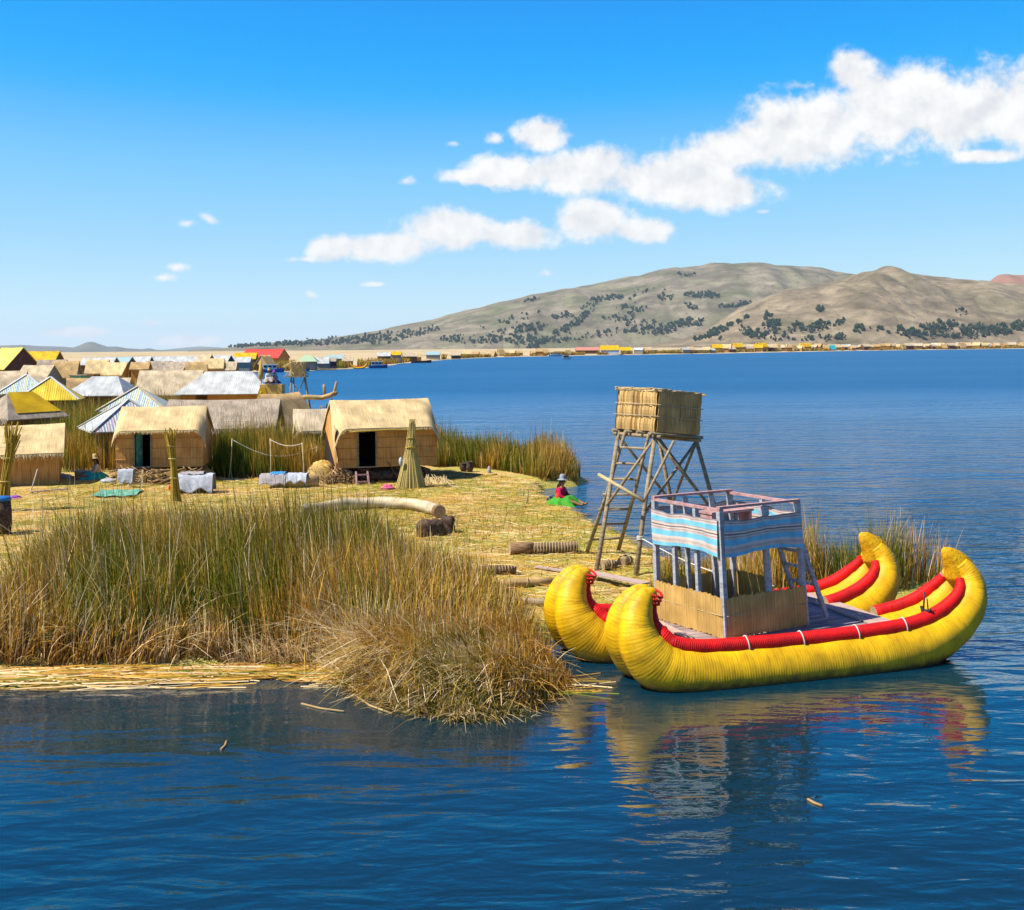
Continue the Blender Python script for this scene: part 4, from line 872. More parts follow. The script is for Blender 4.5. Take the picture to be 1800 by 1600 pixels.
for f, nr in ((lambda t, z: cab(t*CL, -.055, z), -ey), (lambda t, z: cab(-.055, CL-t*CL, z), -ex), (lambda t, z: cab(CL-t*CL, CL+.05, z), ey), (lambda t, z: cab(CL+.05, t*CL, z), ex)):
    mb = MB()
    for s in (0, 1):
        rows = []; uv = []
        for i in range(41):
            t = i/40; row = []; ur = []
            sag = .045*abs(math.sin(t*math.pi*2))**1.0*(.5+.5*math.sin(t*5))
            for j in range(13):
                zz = j/12; z = 1.34+.58*zz-sag*(zz**1.2)*.9-.03*math.sin(t*math.pi*2+1)*(1-zz)
                row.append(f(t, z)+nr*(.022*math.sin(t*14+zz*2)*(1-.5*zz)+.015+.006*s+.01*math.sin(t*31))); ur.append((t*CL, zz*.64))
            rows.append(row); uv.append(ur)
        mb.grid(rows if s == 0 else rows[::-1], 0, True, uv if s == 0 else uv[::-1])
    mb.build('woven_cloth', 'cloth_stripe', cabin)
# ladder leaning on the aft side
ld = MB()
p0, p1 = cab(CL+.06, .18, 1.75), cab(CL+.62, .12, .02); q0, q1 = cab(CL+.06, .78, 1.75), cab(CL+.62, .78, .02)
ld.beam(p0, p1, .06, .07); ld.beam(q0, q1, .06, .07)
for k in range(1, 6): ld.beam(p0.lerp(p1, k/6), q0.lerp(q1, k/6), .04, .05)
ld.build('ladder', 'painted_post', boat)

# ------------------------------------------------------------------ watchtower
TW = thing('watchtower', 'reed-walled lookout platform on four tall splayed poles at the water edge', 'watchtower', (2.95, 27.6, 0))
ty, tz0 = R(36), 2.97
trot = Matrix.Rotation(ty, 3, 'Z') @ Matrix.Rotation(R(6.5), 3, 'Y')
W2 = .68
def tw(u, v, z): return trot @ Vector((u, v, z)) + Vector((.42, .35, tz0))   # platform frame
TB = {}
def gxy(px, py): p = P(px, py, 0); return p-Vector((2.95, 27.6, 0))
feet = {(-1, -1): gxy(1116, 1012), (-1, 1): gxy(1046, 1006), (1, -1): Vector((2.0, -.2, -.1)), (1, 1): Vector((1.15, 1.9, -.1))}
for (a, b), ft in feet.items():
    top = tw(a*W2*.93, b*W2*.93, -.03); m = MB(); mid = top.lerp(ft, .5)+Vector((random.uniform(-.03, .03), 0, 0))
    m.tube([ft-Vector((0, 0, .15)), mid, top], [.058, .05, .045], 9, up=(0, 1, 0)); m.build('leg', 'pole', TW); TB[(a, b)] = (ft, top)
def leg_pt(k, t): return TB[k][0].lerp(TB[k][1], t)
for k1, t1, k2, t2 in (((-1, -1), .42, (1, -1), .97), ((1, -1), .42, (-1, -1), .97), ((1, -1), .40, (1, 1), .97), ((1, 1), .40, (1, -1), .97), ((1, 1), .45, (-1, 1), .97), ((-1, 1), .45, (-1, -1), .97)):
    m = MB(); m.tube([leg_pt(k1, t1), leg_pt(k2, t2)], .034, 7, up=(0, 1, 0)); m.build('brace', 'pole', TW)
m = MB()
for v in (-.95, -.3, .3, .95): m.tube([tw(-W2*1.2, v*W2, -.02), tw(W2*1.25, v*W2, -.02)], .04, 7, up=(0, 1, 0))
for u in (-.9, .9): m.tube([tw(u*W2, -W2*1.2, -.09), tw(u*W2, W2*1.2, -.09)], .045, 7)
for k in range(9): m.box(tw(-W2+.08+k*(2*W2-.16)/8, 0, .035), (.14, 2*W2, .03), ty)
m.build('platform', 'pole', TW)
bm_ = MB(); HB = .94
cor = [(-W2, -W2), (W2, -W2), (W2, W2), (-W2, W2)]
for k in range(4):
    a, b = cor[k], cor[(k+1) % 4]; nr = trot @ Vector(((a[1]-b[1]) and (1 if a[0] > 0 else -1) if abs(a[0]-b[0]) < .01 else 0, (1 if a[1] > 0 else -1) if abs(a[1]-b[1]) < .01 else 0, 0))
    f = lambda t, z, a=a, b=b: tw(a[0]+(b[0]-a[0])*t, a[1]+(b[1]-a[1])*t, z)*1.0
    cj = [random.uniform(-.022, .022) for _ in range(71)]; ce = [random.uniform(-.05, .05) for _ in range(71)]
    for s in (0, 1):
        rows = []
        for i in range(71):
            t = i/70; row = []
            for j in range(13):
                zz = j/12; bulge = .022*abs(math.sin(zz*3*math.pi))+.02*(1-zz)+cj[i]
                e = ce[i] if j == 12 else 0
                row.append(f(t, .03+HB*zz+e)+nr*(bulge-(.05 if s else 0)))
            rows.append(row)
        bm_.grid(rows if s == 0 else rows[::-1], 0, False)
bm_.build('reed_wall', 'screen_dark', TW)
m = MB()
for k in range(4):
    a, b = cor[k], cor[(k+1) % 4]
    for _ in range(90):
        t = random.random(); p = tw((a[0]+(b[0]-a[0])*t)*1.01, (a[1]+(b[1]-a[1])*t)*1.01, HB+.02+random.uniform(-.02, .03)); d = trot @ Vector((b[0]-a[0], b[1]-a[1], 0)).normalized()*random.uniform(.06, .2)
        m.tube([p-d, p+d+Vector((random.uniform(-.03, .03), random.uniform(-.03, .03), random.uniform(-.015, .03)))], .012, 4, up=(0, 0, 1))
m.build('straw_rim', 'mat_gold', TW)
for zz in (.36, .64):
    m = MB(); pts = []
    for k in range(5):
        a = cor[k % 4]; pts.append(tw(a[0]*1.07, a[1]*1.07, .03+HB*zz))
    m.tube(pts, .012, 5); m.build('binding_cord', 'thatch_pale', TW)
# ladder and poles leaning at the tower
LDR = thing('ladder', 'rough pole ladder with wide rungs leaning against the watchtower', 'ladder', P(1030, 972, 0))
o0 = LDR.location.copy(); A0 = Vector((0, 0, -.05)); A1 = Vector((2.95, 27.6, 0))+tw(-W2*1.04, W2*.45, -.02)-o0; B0 = P(1086, 970, 0)-o0; B1 = Vector((2.95, 27.6, 0))+tw(-W2*1.04, -W2*.75, -.02)-o0
for a, b in ((A0, A1), (B0, B1)):
    m = MB(); m.tube([a, a.lerp(b, .5)+Vector((.03, 0, 0)), b], [.05, .043, .036], 8, up=(0, 1, 0)); m.build('rail', 'pole', LDR)
for k in range(1, 8):
    t = k/8; m = MB(); a, b = A0.lerp(A1, t), B0.lerp(B1, t); e = (b-a)*.08; m.tube([a-e, b+e], .03, 7); m.build('rung', 'pole', LDR)
T0 = Vector((2.95, 27.6, 0))
pa = Vector((P(1057, 836, 0).x*.62, 0, 0))
pl_o = MB(); a, b = at(1052, 26.6, Zat(1052, 834, 26.6), 834), at(1132, 25.9, Zat(1132, 881, 25.9), 881); pl_o.tube([a, b], [.038, .045], 9, up=(0, 1, 0))
tag(pl_o.build('pole', 'pole_pale'), 'pale straight pole lying across the tower ladder', 'pole')
pl_o = MB(); a, b = at(1131, 26.0, Zat(1131, 882, 26.0), 882), T0+Vector((-.25, -.55, 2.8)); b = at(1184, 26.9, Zat(1184, 776, 26.9), 776); pl_o.tube([a, b], .032, 8, up=(0, 1, 0))
tag(pl_o.build('pole', 'pole'), 'thin grey pole slanting up to the right side of the watchtower platform', 'pole')
# mooring rope
rp = MB(); a = T0+leg_pt((-1, -1), .26); b = boat.matrix_world @ Vector((0, 0, 0)); b = Vector((BO.x, BO.y, 0))+Matrix.Rotation(BYAW, 3, 'Z') @ Vector((4.2, 2.35, .35)); b.z = WL+DZ+.2
rp.tube([a.lerp(b, t)-Vector((0, 0, .16*math.sin(t*math.pi))) for t in np.linspace(0, 1, 14)], .014, 6); ring = leg_pt((-1, -1), .26)+T0
for k in range(3): rp.tube([ring+Vector((.07*math.cos(q), .07*math.sin(q), .03*k-.03)) for q in np.linspace(0, 6.28, 11)], .014, 5, 0, False)
tag(rp.build('mooring_rope', 'rope'), 'pale mooring rope from a tower leg to the boat deck', 'rope')
#%%ISLAND
# ------------------------------------------------------------------ huts
def wall_box(mb, W, D, z0, z1, zr=None, door=None, mi=0):
    """four thin walls; gable ends up to zr; door=(x0,x1,z1) hole in the front"""
    w, d = W/2, D/2
    if door:
        a, b, zt = door
        mb.quad((-w, -d, z0), (a, -d, z0), (a, -d, z1), (-w, -d, z1), mi); mb.quad((b, -d, z0), (w, -d, z0), (w, -d, z1), (b, -d, z1), mi)
        if zt < z1-.01: mb.quad((a, -d, zt), (b, -d, zt), (b, -d, z1), (a, -d, z1), mi)
        t = .08   # reveal
        mb.quad((a, -d, z0), (a, -d+t, z0), (a, -d+t, zt), (a, -d, zt), mi); mb.quad((b, -d+t, z0), (b, -d, z0), (b, -d, zt), (b, -d+t, zt), mi)
        mb.quad((-w+.02, -d+.02, z0), (w-.02, -d+.02, z0), (w-.02, d-.02, z0), (-w+.02, d-.02, z0), mi)
    else: mb.quad((-w, -d, z0), (w, -d, z0), (w, -d, z1), (-w, -d, z1), mi)
    mb.quad((w, d, z0), (-w, d, z0), (-w, d, z1), (w, d, z1), mi)
    for s in (-1, 1):
        mb.quad((s*w, -s*-d if s < 0 else -d, z0), (s*w, -d if s < 0 else d, z0), (s*w, -d if s < 0 else d, z1), (s*w, d if s < 0 else -d, z1), mi)
        if zr: mb.tri((s*w, -d, z1), (s*w, d, z1), (s*w, 0, zr), mi) if s > 0 else mb.tri((s*w, d, z1), (s*w, -d, z1), (s*w, 0, zr), mi)
def draped_roof(mb, W, D, ze, zr, over=.28, ovx=.16, drop=.75, thick=.11, corner=.55, nx=44, ny=18, round_=.22, frontcurve=True, end_taper=.12):
    """a thick reed mat bent over the ridge, its front edge cut in a low arch"""
    hw = W/2+ovx; out = []
    for i in range(nx+1):
        x = -hw+2*hw*i/nx; e = max(0, (abs(x)-(hw-corner))/corner); dr = drop*e**2.2
        for_front = ze-dr*(1 if frontcurve else .3)
        row = []
        for j in range(ny+1):
            t = j/ny*2-1                        # -1 front eave, 0 ridge, 1 back eave
            a = abs(t); y = (D/2+over)*t
            z = zr-(zr-ze)*(a**(1.0+round_*.5)) 
            zb = for_front if t < 0 else ze-dr*.6
            z = zr-(zr-zb)*(a**(1.0+round_*.5))
            if a > .8: y *= 1-.05*(a-.8)/.2*e
            sag = .03*(float(fbm(x*1.1+5, y*1.1, 3, 4))-.45)-.03*math.sin(math.pi*i/nx)*(1-a)
            xx = x*(1-end_taper*(1-a)**1.5*0) if e == 0 else x-math.copysign(end_taper*(1-a)*e, x)
            row.append(Vector((xx, y, z+sag)))
        out.append(row)
    low = [[p-Vector((0, (p.y/(D/2+over))*thick*.5*0, thick*(.55+.45*(1-abs(p.y)/(D/2+over))))) for p in r] for r in out]
    mb.grid(out); mb.grid([r[::-1] for r in low])
    for k in (0, nx): mb.grid([[out[k][j], low[k][j]] for j in range(ny+1)] if k == 0 else [[low[k][j], out[k][j]] for j in range(ny+1)], 0, False)
    for j in (0, ny): mb.grid([[low[i][j], out[i][j]] for i in range(nx+1)] if j == 0 else [[out[i][j], low[i][j]] for i in range(nx+1)], 0, False)
    # loose stalk ends along the front edge and the ends
    for _ in range(int(W*46)):
        i = random.randrange(nx); f = random.random(); p = out[i][0].lerp(out[i+1][0], f)-Vector((0, 0, thick*.4)); L = random.uniform(.03, .12)
        q = p+Vector((random.uniform(-.03, .03), -.02-random.uniform(0, .03), -L)); w = .012
        mb.quad(p-Vector((w, 0, 0)), p+Vector((w, 0, 0)), q+Vector((w*.4, 0, 0)), q-Vector((w*.4, 0, 0)))
def gable_roof(mb, W, D, ze, zr, over=.25, ovx=.2, thick=.12, mi=0, sag=.05, fringe=0, nx=16, ny=10, mi_back=None):
    hw, hd = W/2+ovx, D/2+over; drop = (zr-ze)/(D/2)*over
    out = []
    for i in range(nx+1):
        x = -hw+2*hw*i/nx; row = []
        for j in range(ny+1):
            t = j/ny*2-1; a = abs(t); y = hd*t; z = zr+.02-(zr-ze+drop)*a
            z += -sag*math.sin(math.pi*i/nx)*(1-a*.5)+sag*.8*(float(fbm(x*1.3+W*3, y*1.6, 3, 6))-.45)
            row.append(Vector((x, y, z)))
        out.append(row)
    low = [[p-Vector((0, 0, thick)) for p in r] for r in out]
    mb.grid(out, mi); mb.grid([r[::-1] for r in low], mi)
    for k in (0, nx): mb.grid([[out[k][j], low[k][j]] for j in range(ny+1)] if k == 0 else [[low[k][j], out[k][j]] for j in range(ny+1)], mi, False)
    for j in (0, ny): mb.grid([[low[i][j], out[i][j]] for i in range(nx+1)] if j == 0 else [[out[i][j], low[i][j]] for i in range(nx+1)], mi, False)
    for _ in range(int(W*fringe)):
        i = random.randrange(nx); f = random.random(); j = 0 if random.random() < .8 else ny
        p = out[i][j].lerp(out[i+1][j], f)-Vector((0, 0, thick*.3)); L = random.uniform(.05, .24); w = .018
        q = p+Vector((random.uniform(-.06, .06), (-1 if j == 0 else 1)*random.uniform(.0, .08), -L))
        mb.quad(p-Vector((w, 0, 0)), p+Vector((w, 0, 0)), q+Vector((w*.4, 0, 0)), q-Vector((w*.4, 0, 0)), mi)
def hip_roof(mb, W, D, ze, zr, rl, over=.3, thick=.05, mi=(0, 0, 0, 0)):
    hw, hd = W/2+over, D/2+over; k = (zr-ze)/(D/2); ze = ze-over*.35
    a, b, c, d = (Vector((-hw, -hd, ze)), Vector((hw, -hd, ze)), Vector((hw, hd, ze)), Vector((-hw, hd, ze))); r0, r1 = Vector((-rl/2, 0, zr)), Vector((rl/2, 0, zr)); dn = Vector((0, 0, -thick))
    def slope(p, q, r, s, m):
        if (r-s).length < .02: mb.tri(p, q, r, m); mb.tri(q+dn, p+dn, r+dn, m)
        else: mb.quad(p, q, r, s, m); mb.quad(q+dn, p+dn, s+dn, r+dn, m)
        mb.quad(p+dn, q+dn, q, p, m)
    slope(a, b, r1, r0, mi[0]); slope(b, c, r1, r1, mi[1]); slope(c, d, r0, r1, mi[2]); slope(d, a, r0, r0, mi[3])
    return [(a, r0), (b, r1), (c, r1), (d, r0)]

def big_hut(name, label, px, D, yaw, W, Dp, zp, ze, zr, door, roofmat, over, drop, corner):
    h = thing(name, label, 'reed hut', at(px, D, 0), yaw)
    mb = MB(); wall_box(mb, W, Dp, zp, ze-.08, zr-.34, door); mb.quad((-W/2+.01, -Dp/2+.01, ze-.1), (W/2-.01, -Dp/2+.01, ze-.1), (W/2-.01, Dp/2-.01, ze-.1), (-W/2+.01, Dp/2-.01, ze-.1)); h_w = mb.build('wall', 'mat_wall', h)
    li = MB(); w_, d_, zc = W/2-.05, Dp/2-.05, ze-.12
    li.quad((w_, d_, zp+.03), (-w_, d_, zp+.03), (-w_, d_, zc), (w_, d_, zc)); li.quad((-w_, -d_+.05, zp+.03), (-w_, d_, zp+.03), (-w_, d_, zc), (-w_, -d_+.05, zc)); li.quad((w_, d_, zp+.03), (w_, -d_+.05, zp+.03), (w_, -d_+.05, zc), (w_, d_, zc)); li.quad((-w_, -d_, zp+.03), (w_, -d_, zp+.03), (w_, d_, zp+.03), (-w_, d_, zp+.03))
    li.build('shade_lining', 'room_shade', h)  # dark sheets added so the room behind the doorway reads as shaded
    b = MB()
    for z in (zp+.32, zp+.72, zp+1.1):
        b.tube([(-W/2-.01, -Dp/2-.012, z), (door[0], -Dp/2-.012, z)], .008, 4); b.tube([(door[1], -Dp/2-.012, z), (W/2, -Dp/2-.012, z)], .008, 4)
    b.build('wall_cord', 'mat_wall', h)
    r = MB(); draped_roof(r, W, Dp, ze, zr, over, .12, drop, corner=corner); r.build('roof', roofmat, h)
    f = MB(); a, bb, zt = door
    for x in (a, bb): f.box((x, -Dp/2-.02, (zp+zt)/2), (.05, .07, zt-zp))
    f.box(((a+bb)/2, -Dp/2-.02, zp+.02), (bb-a+.05, .09, .05)); f.build('door_frame', 'pole', h)
    return h
# --- hut with the open green door
HA = big_hut('reed_hut', 'golden reed hut with a rounded roof and an open green door, on a stick platform', 290, 46.3, R(7), 3.2, 2.5, .60, 2.02, 2.86, (-.92, -.30, 1.90), 'mat_gold', .30, .55, .40)
d = MB(); d.box((-.78, -1.02, 1.26), (.34, .045, 1.3), R(62)); d.build('door', 'mat_green', HA)
# plinth of cut sticks
def stick_plinth(par, W, Dp, zt, n, mat='stick', core='straw', seed=1):
    rr = random.Random(seed); c = MB(); c.blob((0, 0, zt*.42), (W*.56, Dp*.62, zt*.62), seed, .10, 22, 9, flat_bottom=-.05)
    rows = c.build('platform', core, par); s = MB()
    for _ in range(n):
        x = rr.uniform(-W/2, W/2); z = rr.uniform(.03, zt-.02); y = -Dp/2-.22-rr.uniform(-.06, .12)-.2*(1-z/zt); a = rr.gauss(0, .45); L = rr.uniform(.2, .6)
        dx, dz = math.cos(a)*L/2, math.sin(a)*L/2
        s.tube([(x-dx, y+rr.uniform(-.05, .05), max(.01, z-dz)), (x+dx, y-.03, min(zt, z+dz))], rr.uniform(.012, .022), 5)
    s.build('stick_layer', mat, par)
stick_plinth(HA, 3.4, 2.6, .58, 230, seed=3)
# --- larger hut at the right
HB_ = big_hut('reed_hut', 'largest golden reed hut with a dark doorway, right of the clothes line', 668, 46.1, R(17), 3.85, 2.9, .58, 2.06, 3.06, (-1.10, -.42, 1.95), 'mat_gold', .30, .85, .50)
stick_plinth(HB_, 3.5, 2.5, .55, 26, 'brown_plank', 'peat_and_shade', 8)  # dark core and sticks paint in the shadow under this hut
b = MB(); b.tube([(x, -1.80, 1.985-.03*abs(x)) for x in np.linspace(-1.4, 1.3, 14)], .028, 6); b.build('eave_roll', 'bundle_yellow', HB_)
# mat hung at the left end of the larger hut
b = MB(); b.grid([[(-1.94-.05*math.sin(j*.9), -1.62+.5*i/4, 2.0-1.25*j/6+.1*math.sin(i*.9)) for j in range(7)] for i in range(5)]); b.grid([[(-1.91-.05*math.sin(j*.9), -1.62+.5*i/4, 2.0-1.25*j/6+.1*math.sin(i*.9)) for j in range(7)] for i in range(5)][::-1]); b.build('hanging_mat', 'mat_gold', HB_)

def hut(label, px, D, yaw, W, Dp, ze, zr, style, wall, roof, z0=0, door=None, cap=None, rl=None, over=.25, name='reed_hut', cat='hut', group=None, thick=.12, mi=(0, 0, 0, 0), fringe=0, cx=0):
    h = thing(name, label, cat, at(px, D, z0), R(yaw), group)
    mb = MB(); wall_box(mb, W, Dp, -.1, ze, (zr-.06 if style == 'gable' else None), door); mb.build('wall', wall, h)
    r = MB()
    if style == 'gable': gable_roof(r, W, Dp, ze, zr, over, thick=thick, fringe=fringe, nx=16); r.build('roof', roof, h)
    else:
        e = hip_roof(r, W, Dp, ze, zr, rl or .01, over, mi=mi); r.build('roof', roof, h)
        if cap:
            for a, b in e[:2]+e[3:]:
                c = MB(); c.beam(a+Vector((0, 0, .03)), b+Vector((0, 0, .03)), .16, .04); c.build('ridge_cap', cap, h)
    if door and style != 'far':
        f = MB(); a, bb, zt = door
        for x in (a, bb): f.box((x, -Dp/2-.015, zt/2), (.06, .05, zt))
        f.build('door_frame', 'brown_plank', h)
    return h
# --- middle distance, one call per house
hut('low weathered reed hut with a layered pale roof at the left edge of the picture', -8, 45.6, 19, 4.6, 2.6, 1.46, 2.2, 'gable', 'mat_wall', 'mat_gold', over=.45, fringe=50)
hut('hut under a pink and blue striped metal pyramid roof, behind the green-doored hut', 226, 53, 28, 2.7, 2.7, 1.75, 2.85, 'hip', 'mat_wall_old', ['stripe_pink', 'yellow', 'stripe_pink', 'metal_white'], mi=(0, 1, 2, 3), cap='metal_white', over=.5, name='metal_roof_hut')
hut('hut with a pastel striped metal pyramid roof', 244, 68, 5, 3.0, 3.0, 1.82, 2.98, 'hip', 'brown_wall', ['stripe_pastel'], cap='thatch_pale', over=.4, name='metal_roof_hut')
hut('long hut with a shaggy grey thatched roof, behind and right of the green-doored hut', 396, 53, 4, 4.5, 2.6, 1.9, 2.82, 'gable', 'mat_wall_old', 'thatch_grey', over=.4, fringe=60, thick=.16)
h5 = thing('reed_hut', 'small rounded grey reed shelter tucked behind the largest golden hut', 'reed hut', at(556, 51, 0), R(12))
mb = MB(); wall_box(mb, 1.9, 2.0, .0, 1.6, 2.2, (-.25, .45, 1.45)); mb.build('wall', 'mat_wall_old', h5); mb = MB(); draped_roof(mb, 1.9, 2.0, 1.6, 2.48, .2, .12, .75, corner=.5, nx=24, ny=14); mb.build('roof', 'thatch_pale', h5)
hut('tan thatched hut whose dark open gable faces the lake', 493, 58, 62, 2.6, 2.2, 1.55, 2.88, 'gable', 'brown_wall', 'thatch_tan', over=.3, fringe=50, thick=.2)
hut('long house with a pale metal hip roof and brown walls near the water', 404, 90, 2, 6.2, 4.2, 1.95, 3.4, 'hip', 'orange_paint', ['metal_white'], rl=3.4, over=.45, name='metal_roof_house', cat='house', door=(-2.0, -1.2, 1.8))
hut('low long hut with a weathered grey reed roof left of the pale metal roofed house', 303, 100, 3, 4.9, 3.0, 1.75, 3.35, 'gable', 'grey_wall', 'thatch_pale', over=.35)
hut('house with a grey metal hip roof behind the yellow pyramid roof', 186, 88, -6, 3.9, 3.2, 1.95, 3.15, 'hip', 'brown_wall', ['metal_grey'], rl=2.0, over=.4, name='metal_roof_house', cat='house')
hut('hut with a yellow corrugated pyramid roof and white ridge strips', 90, 80, 14, 3.1, 3.1, 1.98, 3.3, 'hip', 'brown_wall', ['metal_yellow'], cap='white_paint', over=.45, name='metal_roof_hut')
hut('hut with a faded yellow-green pyramid roof left of the yellow one', 48, 92, 14, 3.0, 3.0, 2.0, 3.25, 'hip', 'brown_wall', ['stripe_pastel'], cap='white_paint', over=.4, name='metal_roof_hut')
h = hut('shaggy grey thatched hut with a bright yellow tarp over its right slope', 36, 62, 58, 2.9, 2.4, 1.75, 2.85, 'hip', 'mat_wall_old', ['thatch_grey'], rl=1.5, over=.4)
mb = MB(); q = [(-1.1, -1.30, 1.90), (1.55, -1.30, 1.90), (.74, -.04, 2.93), (-.74, -.04, 2.93)]; mb.quad(*q); mb.quad(*[Vector(p)-Vector((0, 0, .03)) for p in (q[1], q[0], q[3], q[2])]); mb.build('tarp', 'yellow', h)
mb = MB()
for _ in range(220):
    y = random.uniform(-1.5, 1.5); p = Vector((-1.84, y, 1.60+random.uniform(-.05, .1))); q = p+Vector((-random.uniform(0, .12), random.uniform(-.1, .1), -random.uniform(.1, .4))); mb.quad(p-Vector((0, .02, 0)), p+Vector((0, .02, 0)), q+Vector((0, .01, 0)), q-Vector((0, .01, 0)))
mb.build('fringe', 'thatch_grey', h)
hut('tan thatched hut with a sagging roof at the left edge below the tall yellow roof', -6, 108, 10, 5.0, 3.2, 2.0, 3.3, 'gable', 'mat_wall_old', 'thatch_pale', over=.4)
hut('pale reed hut in front of the tall yellow roof', 34, 96, 24, 3.6, 3.0, 1.9, 3.2, 'gable', 'mat_wall_old', 'thatch_pale', over=.3)
hut('big steep house with a pale yellow roof and dark maroon gable at the left edge', 24, 160, -44, 6.4, 4.4, 3.2, 5.6, 'gable', 'maroon', 'yellow_pale', over=.4, name='yellow_roof_house', cat='house')
hut('house with a plain deep yellow roof behind the steep yellow one', 76, 200, 4, 5.4, 5.0, 3.6, 5.1, 'gable', 'brown_wall', 'yellow', over=.3, name='yellow_roof_house', cat='house')
hut('tiny deep yellow roof cut by the left edge of the picture', -4, 190, 0, 4, 4, 3.2, 4.7, 'gable', 'brown_wall', 'yellow', over=.3, name='yellow_roof_house', cat='house')
hut('grey reed hut right below the deep yellow roof', 94, 150, 8, 3.2, 2.6, 2.5, 4.0, 'gable', 'brown_wall', 'thatch_grey')
hut('low pale thatched hut beside the dark maroon gable', 70, 135, -14, 3.6, 2.6, 2.2, 3.5, 'gable', 'grey_wall', 'thatch_pale')
hut('tan hut with a low front porch left of the green box on stilts', 118, 140, 6, 2.6, 2.4, 2.3, 3.9, 'gable', 'grey_wall', 'thatch_tan')
hut('golden hut with a doorway, between the green stilt box and the orange painted hut', 174, 160, 4, 2.6, 2.2, 2.4, 3.9, 'gable', 'mat_wall', 'mat_gold', door=(-.2, .5, 1.9))
hut('golden hut whose orange gable faces right, left of the painted orange hut', 208, 150, -14, 2.6, 2.4, 2.3, 3.6, 'gable', 'mat_wall', 'mat_gold')
hp = hut('hut with an orange front painted with a red and yellow disc', 249, 150, 4, 2.0, 1.8, 2.9, 3.6, 'gable', 'orange_paint', 'thatch_tan')
b = MB()
for r_, m_, o_ in ((.5, 0, .02), (.34, 1, .04), (.18, 0, .06)):
    b.lathe([(0.001, .01), (r_, .008), (r_, 0)], 16, mi=m_)
    for k in range(len(b.v)-51, len(b.v)): v = b.v[k]; b.v[k] = (v[0], -.9-.012-o_-v[2], 1.5+v[1])
b.build('painted_disc', ['red_paint', 'yellow'], hp)
hut('rounded grey-tan reed tent below the golden huts', 150, 104, 20, 2.6, 2.2, 1.3, 2.7, 'gable', 'thatch_tan', 'thatch_tan')
hut('low grey reed roof left of the long weathered reed hut', 200, 112, 0, 3.0, 2.2, 1.2, 2.5, 'gable', 'mat_wall_old', 'thatch_pale')
hut('grey thatched hut above the right end of the long weathered hut', 282, 185, 8, 3.6, 2.8, 2.0, 3.4, 'gable', 'brown_wall', 'thatch_grey')
hut('grey-tan hut with a dark gable facing right', 313, 180, -16, 3.2, 2.8, 2.0, 3.3, 'gable', 'brown_wall', 'thatch_grey')
hut('pair-sized tan tent hut left of the small golden hut', 347, 175, 10, 2.8, 2.8, 1.2, 3.3, 'gable', 'thatch_tan', 'thatch_tan')
hut('small golden hut with a brown front at the end of the metal roofs', 380, 190, 4, 2.6, 2.4, 2.4, 3.7, 'gable', 'mat_wall', 'mat_gold')
hut('tall pale gable hut beside the small golden hut with a brown front', 362, 205, -20, 2.4, 2.4, 3.0, 4.3, 'gable', 'mat_wall', 'thatch_pale')
hut('tiny cream hut left of the reeds near the yellow roofed pavilion', 405, 210, 0, 2.4, 2.0, 1.8, 3.0, 'gable', 'mat_wall', 'thatch_pale')
for k, (x, D, W, m, lab) in enumerate(((178, 215, 5.6, 'metal_white', 'long white metal roof above the golden huts'), (210, 225, 5.0, 'teal_roof', 'low blue-grey metal roof next to the long white one'), (246, 235, 4.6, 'metal_white', 'white metal roof above the orange painted hut'), (284, 240, 5.2, 'metal_grey', 'grey metal roof in the middle of the far row of roofs'), (318, 235, 4.2, 'metal_white', 'white metal roof above the dark gabled huts'), (350, 230, 4.6, 'metal_white', 'white metal roof at the right end of the far row'), (392, 250, 3.6, 'metal_white', 'small white metal roof near the yellow roofed pavilion'))):
    hut(lab, x, D, random.uniform(-8, 8), W, 4, 2.7, 3.9, 'gable', 'brown_wall', m, name='metal_roof_house', cat='house', thick=.06)
hut('large red roofed house on the far bank behind the small watchtower', 468, 330, -14, 11, 7, 3.0, 5.2, 'gable', 'orange_paint', 'red_roof', name='red_roof_house', cat='house', over=.4)
hut('bright yellow roof in front of the red roofed house', 434, 300, 3, 5.2, 4, 2.9, 4.3, 'gable', 'brown_wall', 'yellow', name='yellow_roof_house', cat='house')
hut('white metal roofed pavilion below the yellow roof on the far bank', 424, 285, 2, 5.0, 4, 2.2, 3.3, 'gable', 'grey_wall', 'metal_white', name='metal_roof_house', cat='house')
hut('tan gabled hut in front of the red roofed house', 468, 290, 60, 3.0, 3.4, 1.8, 3.7, 'gable', 'thatch_tan', 'thatch_tan')
hut('house with a pale green hip roof on the far bank', 543, 303, 2, 4.2, 3.4, 2.1, 3.6, 'hip', 'grey_wall', ['green_roof'], rl=1.6, over=.5, name='green_roof_house', cat='house')
hut('grey roofed hut right of the pale green roof', 570, 308, 0, 3.0, 2.8, 1.6, 3.0, 'gable', 'grey_wall', 'metal_grey')
hut('dark hut with a teal and yellow painted panel on its front, far bank', 585, 312, 0, 2.2, 2.2, 2.0, 2.8, 'gable', 'top_dark', 'thatch_grey')
hut('teal-grey roofed house behind the dark painted hut', 592, 345, 0, 4.6, 3, 2.4, 3.3, 'gable', 'brown_wall', 'teal_roof', name='metal_roof_house', cat='house')
hut('cream walled hut between the dark painted hut and the red reed boat', 613, 330, 6, 2.8, 2.6, 1.9, 3.0, 'gable', 'mat_wall', 'thatch_pale')
hut('white metal roof behind the blue and white launch', 677, 420, 0, 4.4, 3, 2.6, 3.7, 'gable', 'brown_wall', 'metal_white', name='metal_roof_house', cat='house')
hut('small yellow roof with a dark post on the far bank', 698, 430, 0, 3.4, 3, 2.9, 4.0, 'gable', 'grey_wall', 'yellow', name='yellow_roof_house', cat='house')
